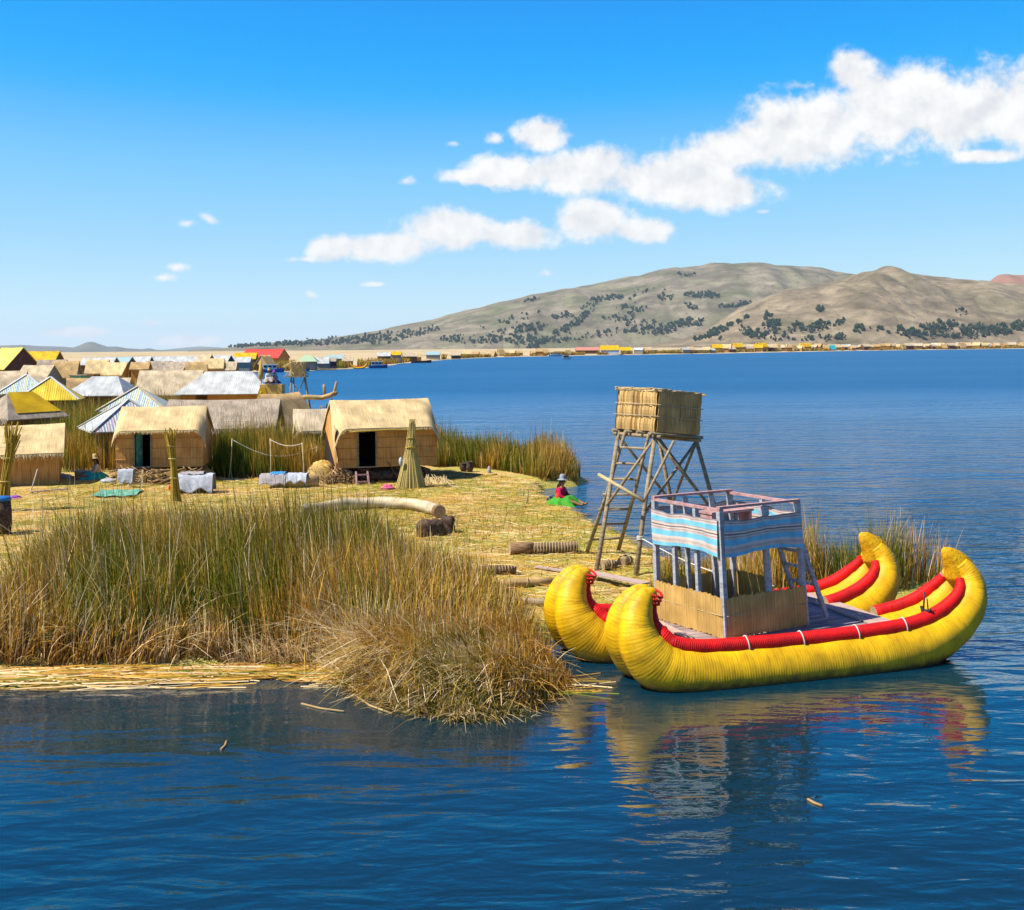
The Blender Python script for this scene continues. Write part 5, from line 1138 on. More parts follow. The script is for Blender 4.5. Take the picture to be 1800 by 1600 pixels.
hut('long low pale teal roof among the reeds of the far shore', 763, 540, 0, 6.0, 4, 2.2, 3.6, 'gable', 'grey_wall', 'teal_roof', name='metal_roof_house', cat='house')
hut('pale thatched hut alone in the far shore reeds', 803, 560, 0, 4.2, 3, 1.8, 3.2, 'gable', 'brown_wall', 'thatch_pale')
hut('long pinkish red roof left of the big yellow roof on the far shore', 1034, 770, 0, 15, 6, 2.9, 4.8, 'gable', 'brown_wall', 'pink_roof', name='red_roof_house', cat='house')
hut('biggest bright yellow roof on the far shore below the long hill', 1073, 755, 0, 11.5, 6, 3.1, 5.8, 'gable', 'white_paint', 'yellow', name='yellow_roof_house', cat='house')
hut('smaller yellow roof right beside the biggest yellow one', 1101, 770, 0, 6.5, 5, 2.6, 4.6, 'gable', 'thatch_pale', 'yellow', name='yellow_roof_house', cat='house')
# --- the row of small huts all along the far shore
protos = {}
def far_proto(key, label, W, Dp, ze, zr, wall, roof, name, cat, group):
    protos[key] = hut(label, 820, 650, 0, W, Dp, ze, zr, 'gable', wall, roof, name=name, cat=cat, group=group, thick=.1)
G1 = 'small huts along the far lake shore'
far_proto('tan', 'tiny tan reed hut in the row along the far lake shore', 3.6, 3.2, 1.8, 3.3, 'mat_wall', 'mat_gold', 'reed_hut', 'hut', G1)
far_proto('tan2', 'tiny brown-walled hut with a pale roof in the row along the far lake shore', 4.6, 3.0, 1.9, 3.1, 'brown_wall', 'thatch_pale', 'reed_hut', 'hut', G1)
far_proto('tent', 'tiny steep straw tent hut in the row along the far lake shore', 3.0, 3.2, .9, 3.4, 'thatch_tan', 'thatch_tan', 'reed_hut', 'hut', G1)
far_proto('yel', 'tiny hut with a yellow roof in the row along the far lake shore', 4.6, 3.4, 2.2, 3.8, 'mat_wall', 'yellow', 'yellow_roof_house', 'house', 'small yellow roofs along the far lake shore')
far_proto('wht', 'tiny hut with a white metal roof in the row along the far lake shore', 5.0, 3.2, 2.2, 3.4, 'grey_wall', 'metal_white', 'metal_roof_house', 'house', 'small white roofs along the far lake shore')
far_proto('org', 'tiny orange-tan hut in the row along the far lake shore', 3.6, 3.0, 2.1, 3.4, 'orange_paint', 'thatch_tan', 'reed_hut', 'hut', G1)
fx = np.array([p[0]/p[1]*F+900 for p in FAR[:16]]); fD = np.array([p[1] for p in FAR[:16]])
used = set(); rr = random.Random(21)
def put(key, px, back=10, sc=1.0):
    D = float(np.interp(px, fx, fD))+back; z = float(plain_z(np.array([at(px, D).x]), np.array([D]))[0])
    o = protos[key] if key not in used else copy_tree(protos[key]); used.add(key)
    o.location = at(px, D, z); o.rotation_euler = (0, 0, R(rr.uniform(-35, 35))); o.scale = (sc, sc, sc)
for px, key in ((722, 'tan2'), (733, 'tan'), (822, 'tan'), (838, 'org'), (850, 'tan'), (868, 'tent'), (882, 'tent'), (902, 'tan'), (914, 'tan'), (940, 'tan'), (950, 'org'), (961, 'tent'), (1000, 'tent'), (1125, 'wht'), (1140, 'tan'), (1150, 'tan2'), (1206, 'wht'), (1215, 'tan'), (1230, 'tan2'), (1243, 'tan'), (1252, 'wht')): put(key, px, rr.uniform(8, 22), rr.uniform(.9, 1.25))
px = 1262
while px < 1815:
    key = rr.choices(('tan', 'tan2', 'tent', 'yel', 'wht', 'org'), (5, 4, 3, 0, 2.2, 2.5))[0]
    if any(abs(px-q) < 5 for q in (1298, 1336, 1418, 1262)): key = 'yel'
    put(key, px, rr.uniform(6, 40), rr.uniform(1.2, 1.75)); px += rr.uniform(5.5, 11)
for px in (1298, 1337, 1418): put('yel', px, 20, 1.6)
#%%THINGS
# ------------------------------------------------------------------ small towers, stilts, boats of the middle distance
st = thing('watchtower', 'small distant watchtower with a shaggy straw top on tall thin legs', 'watchtower', at(524, 80, 0))
for a, b, c, d in ((-.55, -.4, -.35, -.3), (-.35, .5, -.3, .3), (1.05, -.4, .5, -.3), (.95, .5, .45, .3)):
    m = MB(); m.tube([(a*1.05, b, -.4), (c, d, 3.2)], .05, 6); m.build('leg', 'pole', st)
for a, b in (((-.5, -.4, .6), (.5, -.35, 3.0)), ((.9, -.4, .7), (-.35, -.35, 3.0))): m = MB(); m.tube([a, b], .03, 5); m.build('brace', 'pole', st)
m = MB(); m.box((0, 0, 3.2), (1.3, 1.1, .1)); m.build('platform', 'pole', st)
m = MB(); m.box((.06, 0, 3.68), (.95, .9, .95), R(14), taper=1.06); m.build('reed_wall', 'screen_dark', st)
m = MB()
for _ in range(160):
    x, y = random.uniform(-.62, .55), random.uniform(-.5, .5); L = random.uniform(.25, .7); a = random.uniform(0, 6.28); s = random.uniform(.1, .5)
    z = 4.25-abs(x)*.3 if random.random() < .6 else 3.5; m.tube([(x, y, z), (x+math.cos(a)*s, y+math.sin(a)*s, z-L*.6)], .02, 4)
m.build('straw_top', 'mat_gold', st)
for lab, px, D, z, col in (('green wooden box hut raised on stilts among the distant golden huts', 141, 128, 1.5, 'mat_green'), ('dark shelf-like stilt hut in front of the golden hut with an orange gable', 208, 122, .9, 'brown_plank')):
    t = thing('stilt_hut', lab, 'stilt hut', at(px, D, 0))
    for x in (-.65, .65):
        for y in (-.5, .5): m = MB(); m.tube([(x*1.15, y, -.1), (x, y, z)], .05, 5); m.build('leg', 'pole', t)
    m = MB(); m.box((0, 0, z+.45), (1.6, 1.2, .9)); m.build('wall', col, t)
    m = MB(); m.box((0, 0, z+.95), (1.9, 1.4, .1)); m.build('roof', 'thatch_grey', t)
def launch(label, px, D, L, Bm, yaw, hull, cab, top, name='motor_launch'):
    t = thing(name, label, 'boat', at(px, D, WL), R(yaw)); mb = MB(); rows = []
    for i in range(13):
        s = i/12*2-1; w = Bm/2*(1-max(0, s)**2.4*.92)*(1 if s > -.95 else .9); zb = .75+.35*max(0, s)**2
        rows.append([(s*L/2, -w, zb), (s*L/2, -w*.8, .15), (s*L/2, 0, -.15), (s*L/2, w*.8, .15), (s*L/2, w, zb), (s*L/2, w*.92, zb-.04), (s*L/2, 0, zb-.12), (s*L/2, -w*.92, zb-.04), (s*L/2, -w, zb)])
    mb.grid(rows); mb.face([k for k in range(9)]); mb.face([12*9+k for k in range(9)][::-1]); mb.build('hull', hull, t)
    if cab:
        m = MB(); m.box((-L*.08, 0, 1.2), (L*.55, Bm*.78, 1.1)); c = m.build('cabin', cab, t)
        m = MB(); m.box((-L*.08, 0, 1.8), (L*.66, Bm*.95, .09)); m.build('roof', top, t)
        for k in range(3):
            m = MB(); m.box((-L*.27+k*L*.19, -Bm*.39-.01, 1.35), (L*.13, .03, .45)); m.build('window', 'black', c)
    return t
launch('blue and white motor launch with a roof, moored on the far bank', 666, 330, 5.2, 2.2, 8, 'blue_paint', 'white_paint', 'white_paint')
launch('white motor launch with a grey canopy left of the small distant watchtower', 480, 283, 5.6, 2.0, 4, 'blue_paint', 'white_paint', 'white_paint')
launch('low blue hull boat just right of the small distant watchtower', 534, 292, 3.2, 1.6, 4, 'blue_paint', None, None)
launch('white motor launch moored by the far shore huts', 978, 705, 8.5, 3.0, 6, 'white_paint', 'white_paint', 'metal_grey')
launch('tiny white speedboat crossing open water toward the far shore', 998, 520, 4.0, 1.6, -10, 'white_paint', 'black', 'white_paint', 'speedboat')
launch('dark low boat at the far shore left of the launches', 742, 440, 7.5, 1.6, 0, 'maroon', None, None)
launch('white launch with a cabin moored among the far left huts', 215, 104, 3.6, 1.6, 8, 'white_paint', 'white_paint', 'metal_white')
def reed_canoe(label, px, D, L, yaw, mat, tip, head=False, hgt=1.4):
    t = thing('reed_boat', label, 'boat', at(px, D, WL), R(yaw)); pts = []; rd = []
    for i in range(25):
        s = i/24*2-1; pts.append((s*L/2*(1-.12*max(0, abs(s)-.8)), 0, .15+hgt*abs(s)**3.2)); rd.append(.34*(1-.75*abs(s)**2.5))
    for y in (-.3, .3):
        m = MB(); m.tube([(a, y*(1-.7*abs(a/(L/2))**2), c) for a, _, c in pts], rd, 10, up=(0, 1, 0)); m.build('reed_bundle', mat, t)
    m = MB(); m.tube([(a, 0, c+.42*(1-abs(a/(L/2))**3)) for a, _, c in pts[3:22]], [r*.6 for r in rd[3:22]], 8, up=(0, 1, 0)); m.build('gunwale', tip, t)
    return t
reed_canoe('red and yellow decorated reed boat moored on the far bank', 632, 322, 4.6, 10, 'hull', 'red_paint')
tz = thing('awning', 'teal tent awning on the far right shore', 'tent', at(1464, 985, .4)); m = MB(); gable_roof(m, 5, 5, .9, 4.2, thick=.1, sag=0); m.build('canopy', 'teal_paint', tz)
m = MB()
for x in (-2, 2):
    for y in (-2, 2): m.beam((x, y, -.2), (x, y, 1.2), .15)
m.build('post', 'pole', tz)
# big dragon boat behind the huts: two tall horned prows and a sweeping bundle
db = thing('reed_boat', 'large reed boat with a long curved prow and upright horns, half hidden behind the huts', 'boat', at(560, 66, WL), R(6))
pts = [(-2.6, 0, .5), (-2.2, 0, 1.6), (-1.5, 0, 2.55), (-.6, 0, 2.72), (.2, 0, 2.66), (.7, 0, 2.8), (1.0, 0, 3.0)]
m = MB(); m.tube(pts, [.3, .26, .19, .14, .13, .13, .10], 12, up=(0, 1, 0)); m.build('prow', 'roll_tan', db)
for x, y, h, dx in ((.86, 0, .65, .16), (.35, .5, .5, -.06)):
    m = MB(); m.tube([(x, y, 2.75), (x+dx*.6, y, 3.0+h*.4), (x+dx, y, 2.9+h)], [.09, .075, .06], 8, up=(0, 1, 0)); m.build('horn', 'roll_tan', db)
m = MB(); m.tube([(.93, -.1, 2.92), (1.05, -.1, 2.86)], [.13, .1], 9, up=(0, 1, 0)); m.build('prow_tip', 'brown_plank', db)
for y in (-.5, .5): m = MB(); m.tube([(-3.2, y, .15), (0, y, .12), (2.2, y, .3), (3.2, y*.7, 1.0)], [.45, .5, .42, .2], 12, up=(0, 1, 0)); m.build('reed_bundle', 'roll_tan', db)
m = MB()
for k in range(3):
    c = .25+k*.42; m.tube([(c+.16*math.cos(a), -.1, 2.0+.2*math.sin(a)) for a in np.linspace(0, math.pi, 9)], .03, 6, up=(0, 1, 0))
m.build('hoop_rail', 'roll_tan', db)
m = MB(); m.tube([(.5, .1, .4), (.75, .1, 2.6)], .05, 6); m.tube([(.1, .1, .4), (.5, .1, 2.3)], .04, 6); m.build('deck_post', 'blue_paint', db)
# yellow animal-shaped figurehead and spire by the pale roofed house
fh = thing('figurehead', 'golden arched reed figurehead with round holes, standing before the pale metal roofed house', 'figurehead', at(463, 74, 0))
m = MB(); prof = [(-.34, 0), (-.36, .9), (-.30, 1.5), (-.18, 1.85), (0, 1.98), (.18, 1.85), (.30, 1.5), (.36, .9), (.42, 0)]
a = [(x, -.14, z+.75) for x, z in prof]; b = [(x, .14, z+.75) for x, z in prof]; m.grid([[p, q] for p, q in zip(a, b)], 0); n0 = len(m.v); m.v += a+b; m.face([n0+i for i in range(9)][::-1]); m.face([n0+9+i for i in range(9)]); m.box((0, 0, .4), (.9, .6, .8)); m.build('body', 'cap', fh)
for x, z in ((-.1, 1.95), (.12, 1.95), (.0, 1.35), (-.08, 2.35), (.12, 1.05)):
    m = MB(); m.blob((x, -.15, z), (.07, .03, .09), 1, .05, 8, 5); m.build('spot', 'yellow_pale', fh)
sp = thing('straw_spire', 'thin straw spire with a pointed cone tip behind the golden figurehead', 'straw spire', at(460, 86, 0)); m = MB(); m.tube([(0, 0, -.1), (0, 0, 3.2)], .05, 6); m.build('pole', 'pole_pale', sp); m = MB(); m.tube([(0, 0, 2.9), (0, 0, 3.3), (-.02, 0, 4.3)], [.16, .2, .03], 9); m.build('cone', 'straw', sp)

# ------------------------------------------------------------------ people
def skin_body(name, mat, joints, edges, parent, sub=1):
    me = bpy.data.meshes.new(name); me.from_pydata([j[:3] for j in joints], edges, []); o = bpy.data.objects.new(name, me); COL.objects.link(o); o.parent = parent
    me.materials.append(M[mat]); sk = o.modifiers.new('skin', 'SKIN'); sk.use_smooth_shade = True
    for i, j in enumerate(joints):
        v = me.skin_vertices[0].data[i]; r = j[3]; v.radius = (r, r) if not isinstance(r, tuple) else r; v.use_root = (i == 0)
    sb = o.modifiers.new('subd', 'SUBSURF'); sb.levels = sub; sb.render_levels = sub
    return o
def hand(J, E, wrist, d, side):
    """palm, four unequal curled fingers and a thumb from the side of the palm"""
    d = Vector(d).normalized(); s = Vector(side).normalized(); n = d.cross(s); w = Vector(J[wrist][:3]); palm = len(J); p = w+d*.07; J.append((*p, .024)); E.append((wrist, palm))
    for k, (off, L) in enumerate(((-.030, .065), (-.010, .078), (.011, .072), (.030, .055))):
        a = p+d*.02+s*off; i = len(J); J.append((*a, .010)); E.append((palm, i)); b = a+d*L*.55-n*.008; J.append((*b, .009)); E.append((i, i+1)); c = b+d*L*.4-n*.024; J.append((*c, .0075)); E.append((i+1, i+2))
    a = w+d*.035-s*.032; i = len(J); J.append((*a, .011)); E.append((palm, i)); b = a+d*.035-s*.022-n*.01; J.append((*b, .009)); E.append((i, i+1))
def seated(label, loc, rz, top, skirt, hat, vest=None, hair=True, turn=0, legs=True, group=None):
    p = thing('person', label, 'person', loc, rz, group)
    # faces local -Y, sitting on the ground with the legs out in front
    J = [(0, 0, .13, (.16, .13)), (0, -.01, .30, (.145, .115)), (0, -.05, .46, (.165, .11)), (0, -.07, .56, (.10, .08)), (0, -.085, .62, .05), (0, -.11, .685, (.062, .068)), (0, -.125, .755, (.078, .092)), (0, -.115, .83, (.07, .08))]
    E = [(i, i+1) for i in range(7)]
    for s in (-1, 1):
        i = len(J); J += [(s*.17, -.06, .52, .062), (s*.25, -.13, .32, .047), (s*.14, -.34, .24, .034)]; E += [(2, i), (i, i+1), (i+1, i+2)]
        hand(J, E, i+2, (-s*.35, -1, -.25), (s, -.3, 0))
        i = len(J); J += [(s*.12, -.12, .12, .10), (s*.20, -.46, .17, .068), (s*.14, -.80, .06, .048), (s*.13, -.86, .07, .038), (s*.14, -.90, .15, .028)]; E += [(0, i), (i, i+1), (i+1, i+2), (i+2, i+3), (i+3, i+4)]
    b = skin_body('body', 'skin', J, E, p)
    f = MB(); f.blob((0, -.222, .745), (.017, .024, .024), 3, .05, 8, 6); f.build('nose', 'skin', b)
    for s in (-1, 1):
        f = MB(); f.blob((s*.032, -.207, .772), (.012, .008, .007), 2, .0, 8, 5); f.build('eye', 'eye', b)
        f = MB(); f.blob((s*.082, -.11, .75), (.012, .022, .032), 2, .05, 8, 6); f.build('ear', 'skin', b)
    f = MB(); f.tube([(-.026, -.207, .708), (0, -.215, .705), (.026, -.207, .708)], .006, 5); f.build('mouth', 'jumper_red', b)
    # jumper: torso and sleeves a little larger than the body
    J2 = [(0, 0, .16, (.185, .16)), (0, -.01, .30, (.19, .155)), (0, -.05, .46, (.195, .14)), (0, -.07, .55, (.115, .095)), (0, -.082, .595, .064)]; E2 = [(0, 1), (1, 2), (2, 3), (3, 4)]
    for s in (-1, 1): i = len(J2); J2 += [(s*.175, -.06, .52, .078), (s*.255, -.13, .32, .066), (s*.165, -.305, .25, .05)]; E2 += [(2, i), (i, i+1), (i+1, i+2)]
    skin_body('jumper', top, J2, E2, p)
    # gathered skirt spread over the legs and ground
    g = MB(); rows = []
    for i in range(41):
        a = 2*math.pi*i/40; row = []
        for j in range(7):
            t = j/6; front = max(0, -math.sin(a)); r = .17+(.24+.30*front**1.5)*t; fold = 1+.15*t*math.sin(a*8)+.08*t*math.sin(a*15+1)
            z = .25*(1-t)**.6+.02+(.12*front*math.sin(min(1, t*1.3)*math.pi))
            row.append((r*fold*math.cos(a), -.02+r*fold*math.sin(a), z))
        rows.append(row)
    g.grid(rows); g.build('skirt', skirt, p)
    if vest:
        v = MB(); rows = []
        for i in range(15):
            a = R(-40)+R(260)*i/14; rows.append([(.20*math.cos(a), -.02+.165*math.sin(a)*1.0, .2), (.215*math.cos(a), -.035+.17*math.sin(a), .34), (.18*math.cos(a), -.055+.145*math.sin(a), .5), (.12*math.cos(a), -.065+.10*math.sin(a), .575)])
        v.grid(rows); v.build('vest', vest, p)
    if hair:
        v = MB(); v.blob((0, -.095, .79), (.094, .10, .085), 4, .06, 14, 9); 
        for s in (-1, 1): v.tube([(s*.07, -.04, .75), (s*.08, .03, .6), (s*.06, .08, .36)], [.028, .03, .018], 7)
        v.build('hair', 'hair', p)
    v = MB(); v.lathe([(.0, .16), (.06, .157), (.088, .12), (.096, .035), (.10, .01), (.165, -.012), (.17, -.022), (.10, -.004), (.09, -.01)], 20, (0, -.105, .835)); v.build('hat', hat, p)
    return p
gx = P(984, 887, 0)
seated('woman in a red jumper, bright green skirt and grey hat sitting at the water edge', (gx.x, gx.y, -.02), R(62), 'jumper_red', 'skirt_green', 'hat_grey', 'vest_orange')
gx = P(172, 842, 0)
seated('woman in a straw hat, cream top and teal skirt sitting among washing', (gx.x, gx.y, 0), R(-62), 'top_cream', 'skirt_teal', 'hat_straw')
seated('person in white sitting on the metal roofed landing behind the golden figurehead', at(474, 84, 2.75), R(20), 'top_white', 'cloth_grey', 'hat_straw')
seated('person in dark clothes and a purple hat beside the person in white', at(485, 84, 2.6), R(-30), 'top_dark', 'top_dark', 'cloth_purple')
mm = MB(); mm.box((0, 0, 1.28), (1.6, 1.2, 2.56), taper=.96); o = mm.build('landing_stack', 'straw', None, at(480, 84, .0)); tag(o, 'stack of cut reeds carrying two seated people near the small distant watchtower', 'reed stack')

# ------------------------------------------------------------------ things on the clearing
def placed(name, label, cat, px, py, rz=0, group=None):
    p = P(px, py, 0); z = float(ground_z(np.array([p.x]), np.array([p.y]))[0]); return thing(name, label, cat, (p.x, p.y, z), rz, group)
# long curved roll wrapped in pale cloth
t = placed('reed_roll', 'long curved reed roll wrapped in pale cloth lying on the clearing', 'reed roll', 652, 906)
L = 230/F*P(652, 906).y; sc = P(652, 906).y/F
pl = [((x-652)*sc, dy, .0) for x, dy in ((532, -.35), (556, .45), (600, 1.25), (650, 1.55), (700, 1.3), (745, .55), (774, -.5))]
S = spline(pl, 28); m = MB(); m.tube([(a, b, .19+.01*math.sin(i)) for i, (a, b, c) in enumerate(S)], [.175+.01*math.sin(i*.9) for i in range(28)], 16); m.build('cloth_wrap', 'roll_white', t)
for i, sgn in ((0, -1), (27, 1)):
    a = Vector((S[i][0], S[i][1], .18)); d = Vector((S[i][0]-S[i-sgn][0], S[i][1]-S[i-sgn][1], 0)).normalized(); e = MB(); e.tube([a-d*.16, a+d*.06], [.192, .182], 16, capmi=1); e.build('bundle_end', ['roll_end', 'cut'], t)
# peat blocks
t = placed('peat_block', 'larger dark cut block of reed root in front of the pale roll', 'root block', 757, 942, R(24))
m = MB(); m.blob((0, 0, .15), (.42, .30, .36), 5, .22, 22, 14, flat_bottom=-.03, sq=5, fr=3); m.build('block', 'peat_and_shade', t)
t = placed('peat_block', 'smaller dark block of reed root at the end of the pale roll', 'root block', 786, 936, R(-10)); m = MB(); m.blob((0, 0, .14), (.24, .22, .34), 9, .2, 20, 12, flat_bottom=-.03, sq=5, fr=3); m.build('block', 'peat_and_shade', t)
# brown tied roll
t = placed('reed_roll', 'brown reed roll bound round with cord, left of the watchtower ladder', 'reed roll', 958, 973, R(5))
m = MB(); m.tube([(-.30, 0, .14), (.2, .01, .135), (.80, 0, .13)], .135, 14); m.build('wrapped_roll', 'roll_brown', t)
m = MB(); m.tube([(-.86, -.03, .15), (-.5, 0, .145), (-.28, 0, .14)], [.15, .15, .137], 14, capmi=1, jit=.06); m.build('frayed_end', ['roll_end', 'cut'], t)
m = MB()
for k in range(15): x = -.26+k*.073; m.tube([(x+.012*math.sin(a), .14*math.cos(a), .137+.14*math.sin(a)) for a in np.linspace(0, 6.28, 13)], .009, 5, 0, False)
m.build('cord', 'pole_pale', t)
for lab, x, y, L, r, a, mt in (('short tan reed bundle lying at the edge of the reed bed', 925, 1031, 1.25, .10, 14, 'roll_tan'), ('dull brown reed bundle half hidden behind the reed bed', 868, 1012, 1.0, .11, 12, 'roll_brown'), ('grey weathered log lying left of the boat bow', 925, 1064, 1.1, .075, -22, 'pole'),
                               ('short pale reed bundle lying at the left foot of the watchtower', 1072, 1004, .36, .11, 20, 'roll_brown'), ('rolled reed mat tied once, between the watchtower legs', 1100, 996, .42, .12, 55, 'roll_tan')):
    t = placed('reed_bundle', lab, 'reed bundle', x, y, R(a)); m = MB(); m.tube([(-L/2, 0, r*.9), (-L*.2, .02, r), (L*.2, .03, r*.95), (L/2, 0, r*.8)], [r*.9, r, r, r*.75], 12, capmi=1, jit=.05); m.build('bundle', [mt, 'cut'], t)
    m = MB(); m.tube([(.02*math.sin(q), r*1.04*math.cos(q), r+r*1.04*math.sin(q)) for q in np.linspace(0, 6.28, 13)], .01, 5, 0, False); m.build('cord', 'pole_pale', t)
def plank(label, a, b, w, z=.04):
    p, q = P(*a, 0), P(*b, 0); p.z = q.z = z; c = (p+q)/2; m = MB(); m.beam(p-c, q-c, w, .035, up=(0, 0, 1)); o = m.build('plank', 'deck_pale', None, c); return tag(o, label, 'plank')
plank('pale plank lying on the straw behind the farther boat bow', (942, 1000), (1020, 1012), .12, .05)
o = plank('grey gangplank running from the shore to the boat deck', (1040, 1018), (1136, 1038), .26, .14)
plank('narrow pale board lying left of the green ground mat', (52, 868), (118, 862), .12, .06)
# sheaf
t = placed('reed_sheaf', 'tall cone-shaped sheaf of dried reeds standing in front of the largest hut', 'reed sheaf', 722, 858)
m = MB(); n = 460
for k in range(n):
    a = random.uniform(0, 6.28); r0 = .55*math.sqrt(random.uniform(.35, 1)); r1 = random.uniform(.0, .12); h = random.uniform(.9, 1.9) if k % 3 else random.uniform(1.9, 2.5); zt = min(h, 2.45); kx = 1-zt/2.3
    q1 = (r0*math.cos(a), r0*math.sin(a)*.9, 0); mid = (.24*math.cos(a)*(r0/.55), .22*math.sin(a)*(r0/.55), 1.05); tp = (r1*math.cos(a)+.08, r1*math.sin(a), max(zt, 1.35))
    m.tube([q1, mid, tp] if zt > 1.3 else [q1, (q1[0]*.5, q1[1]*.5, zt*.8), (q1[0]*.42+.02, q1[1]*.42, zt)], [.016, .014, .008], 4, 0, False)
m.tube([(0, 0, 0), (0, 0, .9), (.03, 0, 1.5), (.07, 0, 2.1)], [.44, .25, .14, .07], 14, 0, False); m.build('stalks', 'sheaf', t)
for z, r in ((1.45, .2), (1.78, .15)): m = MB(); m.tube([(.03+r*math.cos(q), r*math.sin(q), z+.02*math.sin(3*q)) for q in np.linspace(0, 6.28, 15)], .022, 6, 0, False); m.build('straw_band', 'bundle_yellow', t)
m = MB(); m.blob((-.32, -.3, .95), (.07, .07, .17), 2, .3, 8, 6); m.build('rag', 'cloth_white', t)
# upright tied stalk bundles
def stalk_bundle(label, px, py, h, r, lean, n=40):
    t = placed('stalk_bundle', label, 'reed bundle', px, py); m = MB()
    for k in range(n):
        a = random.uniform(0, 6.28); rr_ = r*math.sqrt(random.random()); w = 1+.4*math.sin(k); hh = h*random.uniform(.8, 1.05)
        m.tube([(rr_*1.5*math.cos(a)-lean*.0, rr_*1.5*math.sin(a), 0), (rr_*.8*math.cos(a)+lean*.45, rr_*.8*math.sin(a), hh*.5), (rr_*1.0*math.cos(a)+lean, rr_*math.sin(a), hh*.82), (rr_*2.0*math.cos(a)+lean*1.15, rr_*2*math.sin(a), hh)], .02, 5, 0, False)
    m.build('stalks', 'bundle_yellow', t)
    for f in (.35, .62, .8): m = MB(); m.tube([(lean*f*.95+r*1.05*math.cos(q), r*1.05*math.sin(q), h*f) for q in np.linspace(0, 6.28, 11)], .018, 5, 0, False); m.build('straw_band', 'sheaf', t)
    return t
stalk_bundle('thin bundle of yellow reed stalks standing upright before the hut with the green door', 309, 884, 2.35, .13, -.14)
stalk_bundle('bundle of yellow reed stalks leaning upright at the left edge of the picture', 4, 900, 2.7, .16, .28)
bl = placed('barrel', 'dark barrel with a blue lid at the left edge, below the upright stalk bundle', 'barrel', 2, 940); m = MB(); m.lathe([(.0, 0), (.25, 0), (.28, .3), (.28, .6), (.25, .95), (.0, .95)], 20); m.build('drum', 'peat_and_shade', bl); m = MB(); m.lathe([(0, 1.04), (.22, 1.03), (.265, .99), (.27, .92), (.255, .92)], 20); m.build('lid', 'blue_paint', bl)
def heap(name, label, cat, px, py, size, mat, seed, rough=.6, rz=0, extra=None):
    t = placed(name, label, cat, px, py, rz); m = MB(); m.blob((0, 0, size[2]*.35), size, seed, rough, 26, 16, flat_bottom=-.02, fr=4.5); m.build('cloth' if 'cloth' in mat else 'heap', mat, t); return t
heap('bundle_of_cloth', 'crumpled pink and red cloth bundle at the foot of the tall sheaf', 'cloth', 682, 862, (.24, .15, .13), 'cloth_pink', 3)
heap('bundle_of_cloth', 'crumpled purple cloth near the left edge', 'cloth', 27, 877, (.24, .16, .09), 'cloth_purple', 4)
heap('scrap', 'small crumpled white scrap lying on the trampled reeds', 'litter', 686, 944, (.09, .06, .06), 'cloth_white', 6)
heap('washing', 'heap of white and green washing left of the seated woman in the straw hat', 'washing', 112, 840, (.32, .2, .13), 'cloth_white', 7)
heap('washing', 'white bundle between the basin and the woman in the straw hat', 'washing', 158, 843, (.2, .18, .17), 'cloth_white', 8)
heap('washing', 'pale grey washing spread right of the woman in the straw hat', 'washing', 190, 848, (.3, .16, .12), 'cloth_white', 9, .4)
heap('bag', 'small black bag behind the woman in the red jumper', 'bag', 967, 880, (.12, .12, .16), 'black', 10, .2)
bs = placed('basin', 'pale plastic basin beside the seated woman in the straw hat', 'basin', 141, 842); m = MB(); m.lathe([(0, .02), (.17, .0), (.24, .28), (.26, .3), (.22, .27), (.155, .04), (0, .04)], 18); m.build('bowl', 'basin', bs)
for s in (-1, 1): m = MB(); m.tube([(s*.25, -.06, .27), (s*.30, 0, .25), (s*.25, .06, .27)], .015, 5); m.build('handle', 'basin', bs)
# green mat
t = placed('ground_mat', 'green rectangular mat spread on the ground before the hut with the green door', 'mat', 206, 871); sc = P(206, 871).y/F; m = MB()
c4 = [P(160, 877, 0), P(236, 876, 0), P(252, 864, 0), P(178, 865, 0)]; rows = [[(c4[0].lerp(c4[1], i/12)).lerp(c4[3].lerp(c4[2], i/12), j/8)-t.location+Vector((0, 0, t.location.z+.07+.02*math.sin(i*1.3+j)+.015*math.sin(j*2.1))) for j in range(9)] for i in range(13)]
m.grid(rows); m.grid([[p-Vector((0, 0, .012)) for p in r] for r in rows][::-1]); m.build('mat', 'mat_green', t)
# blankets on a reed bundle
t = placed('reed_bundle', 'thick golden reed bundle with blankets thrown over it, under the clothes line', 'reed bundle', 512, 857, R(3))
m = MB(); m.tube([(-.75, 0, .24), (-.4, 0, .25), (.5, 0, .25), (.98, 0, .22)], [.2, .24, .25, .2], 14, capmi=1); m.build('bundle', ['roll_tan', 'roll_brown'], t)
def draped(mb, x0, x1, yw, z, seed, mi=0, thick=.03, hang=.12):
    rows = []
    for i in range(17):
        x = x0+(x1-x0)*i/16; row = []
        for j in range(13):
            s = j/12*2-1; y = yw*s; zz = z+.05*(float(vnoise(i*.7, j*.6, seed))-.4)-max(0, abs(s)-.6)/.4*hang*(1+.16*math.sin(i*.7+seed)); row.append((x, y, zz))
        rows.append(row)
    mb.grid(rows, mi); mb.grid([[(a, b, c-thick) for a, b, c in r] for r in rows][::-1], mi)
def blanket(label, px, py, x0, x1, yw, z, seed, mat, hang, rz=0):
    b = placed('blanket', label, 'blanket', px, py, rz); m = MB(); draped(m, x0, x1, yw, z, seed, 0, .03, hang); m.build('cloth', mat, b); return b
blanket('grey and white blanket hanging over the left end of the golden reed bundle', 512, 857, -1.1, -.15, .42, .50, 2, 'cloth_grey', .32)
blanket('blue blanket folded on top of the golden reed bundle', 512, 857, -.72, -.2, .24, .57, 5, 'cloth_blue', .08)
blanket('white sheet over the right part of the golden reed bundle', 512, 857, -.12, .6, .40, .515, 9, 'cloth_white', .26)
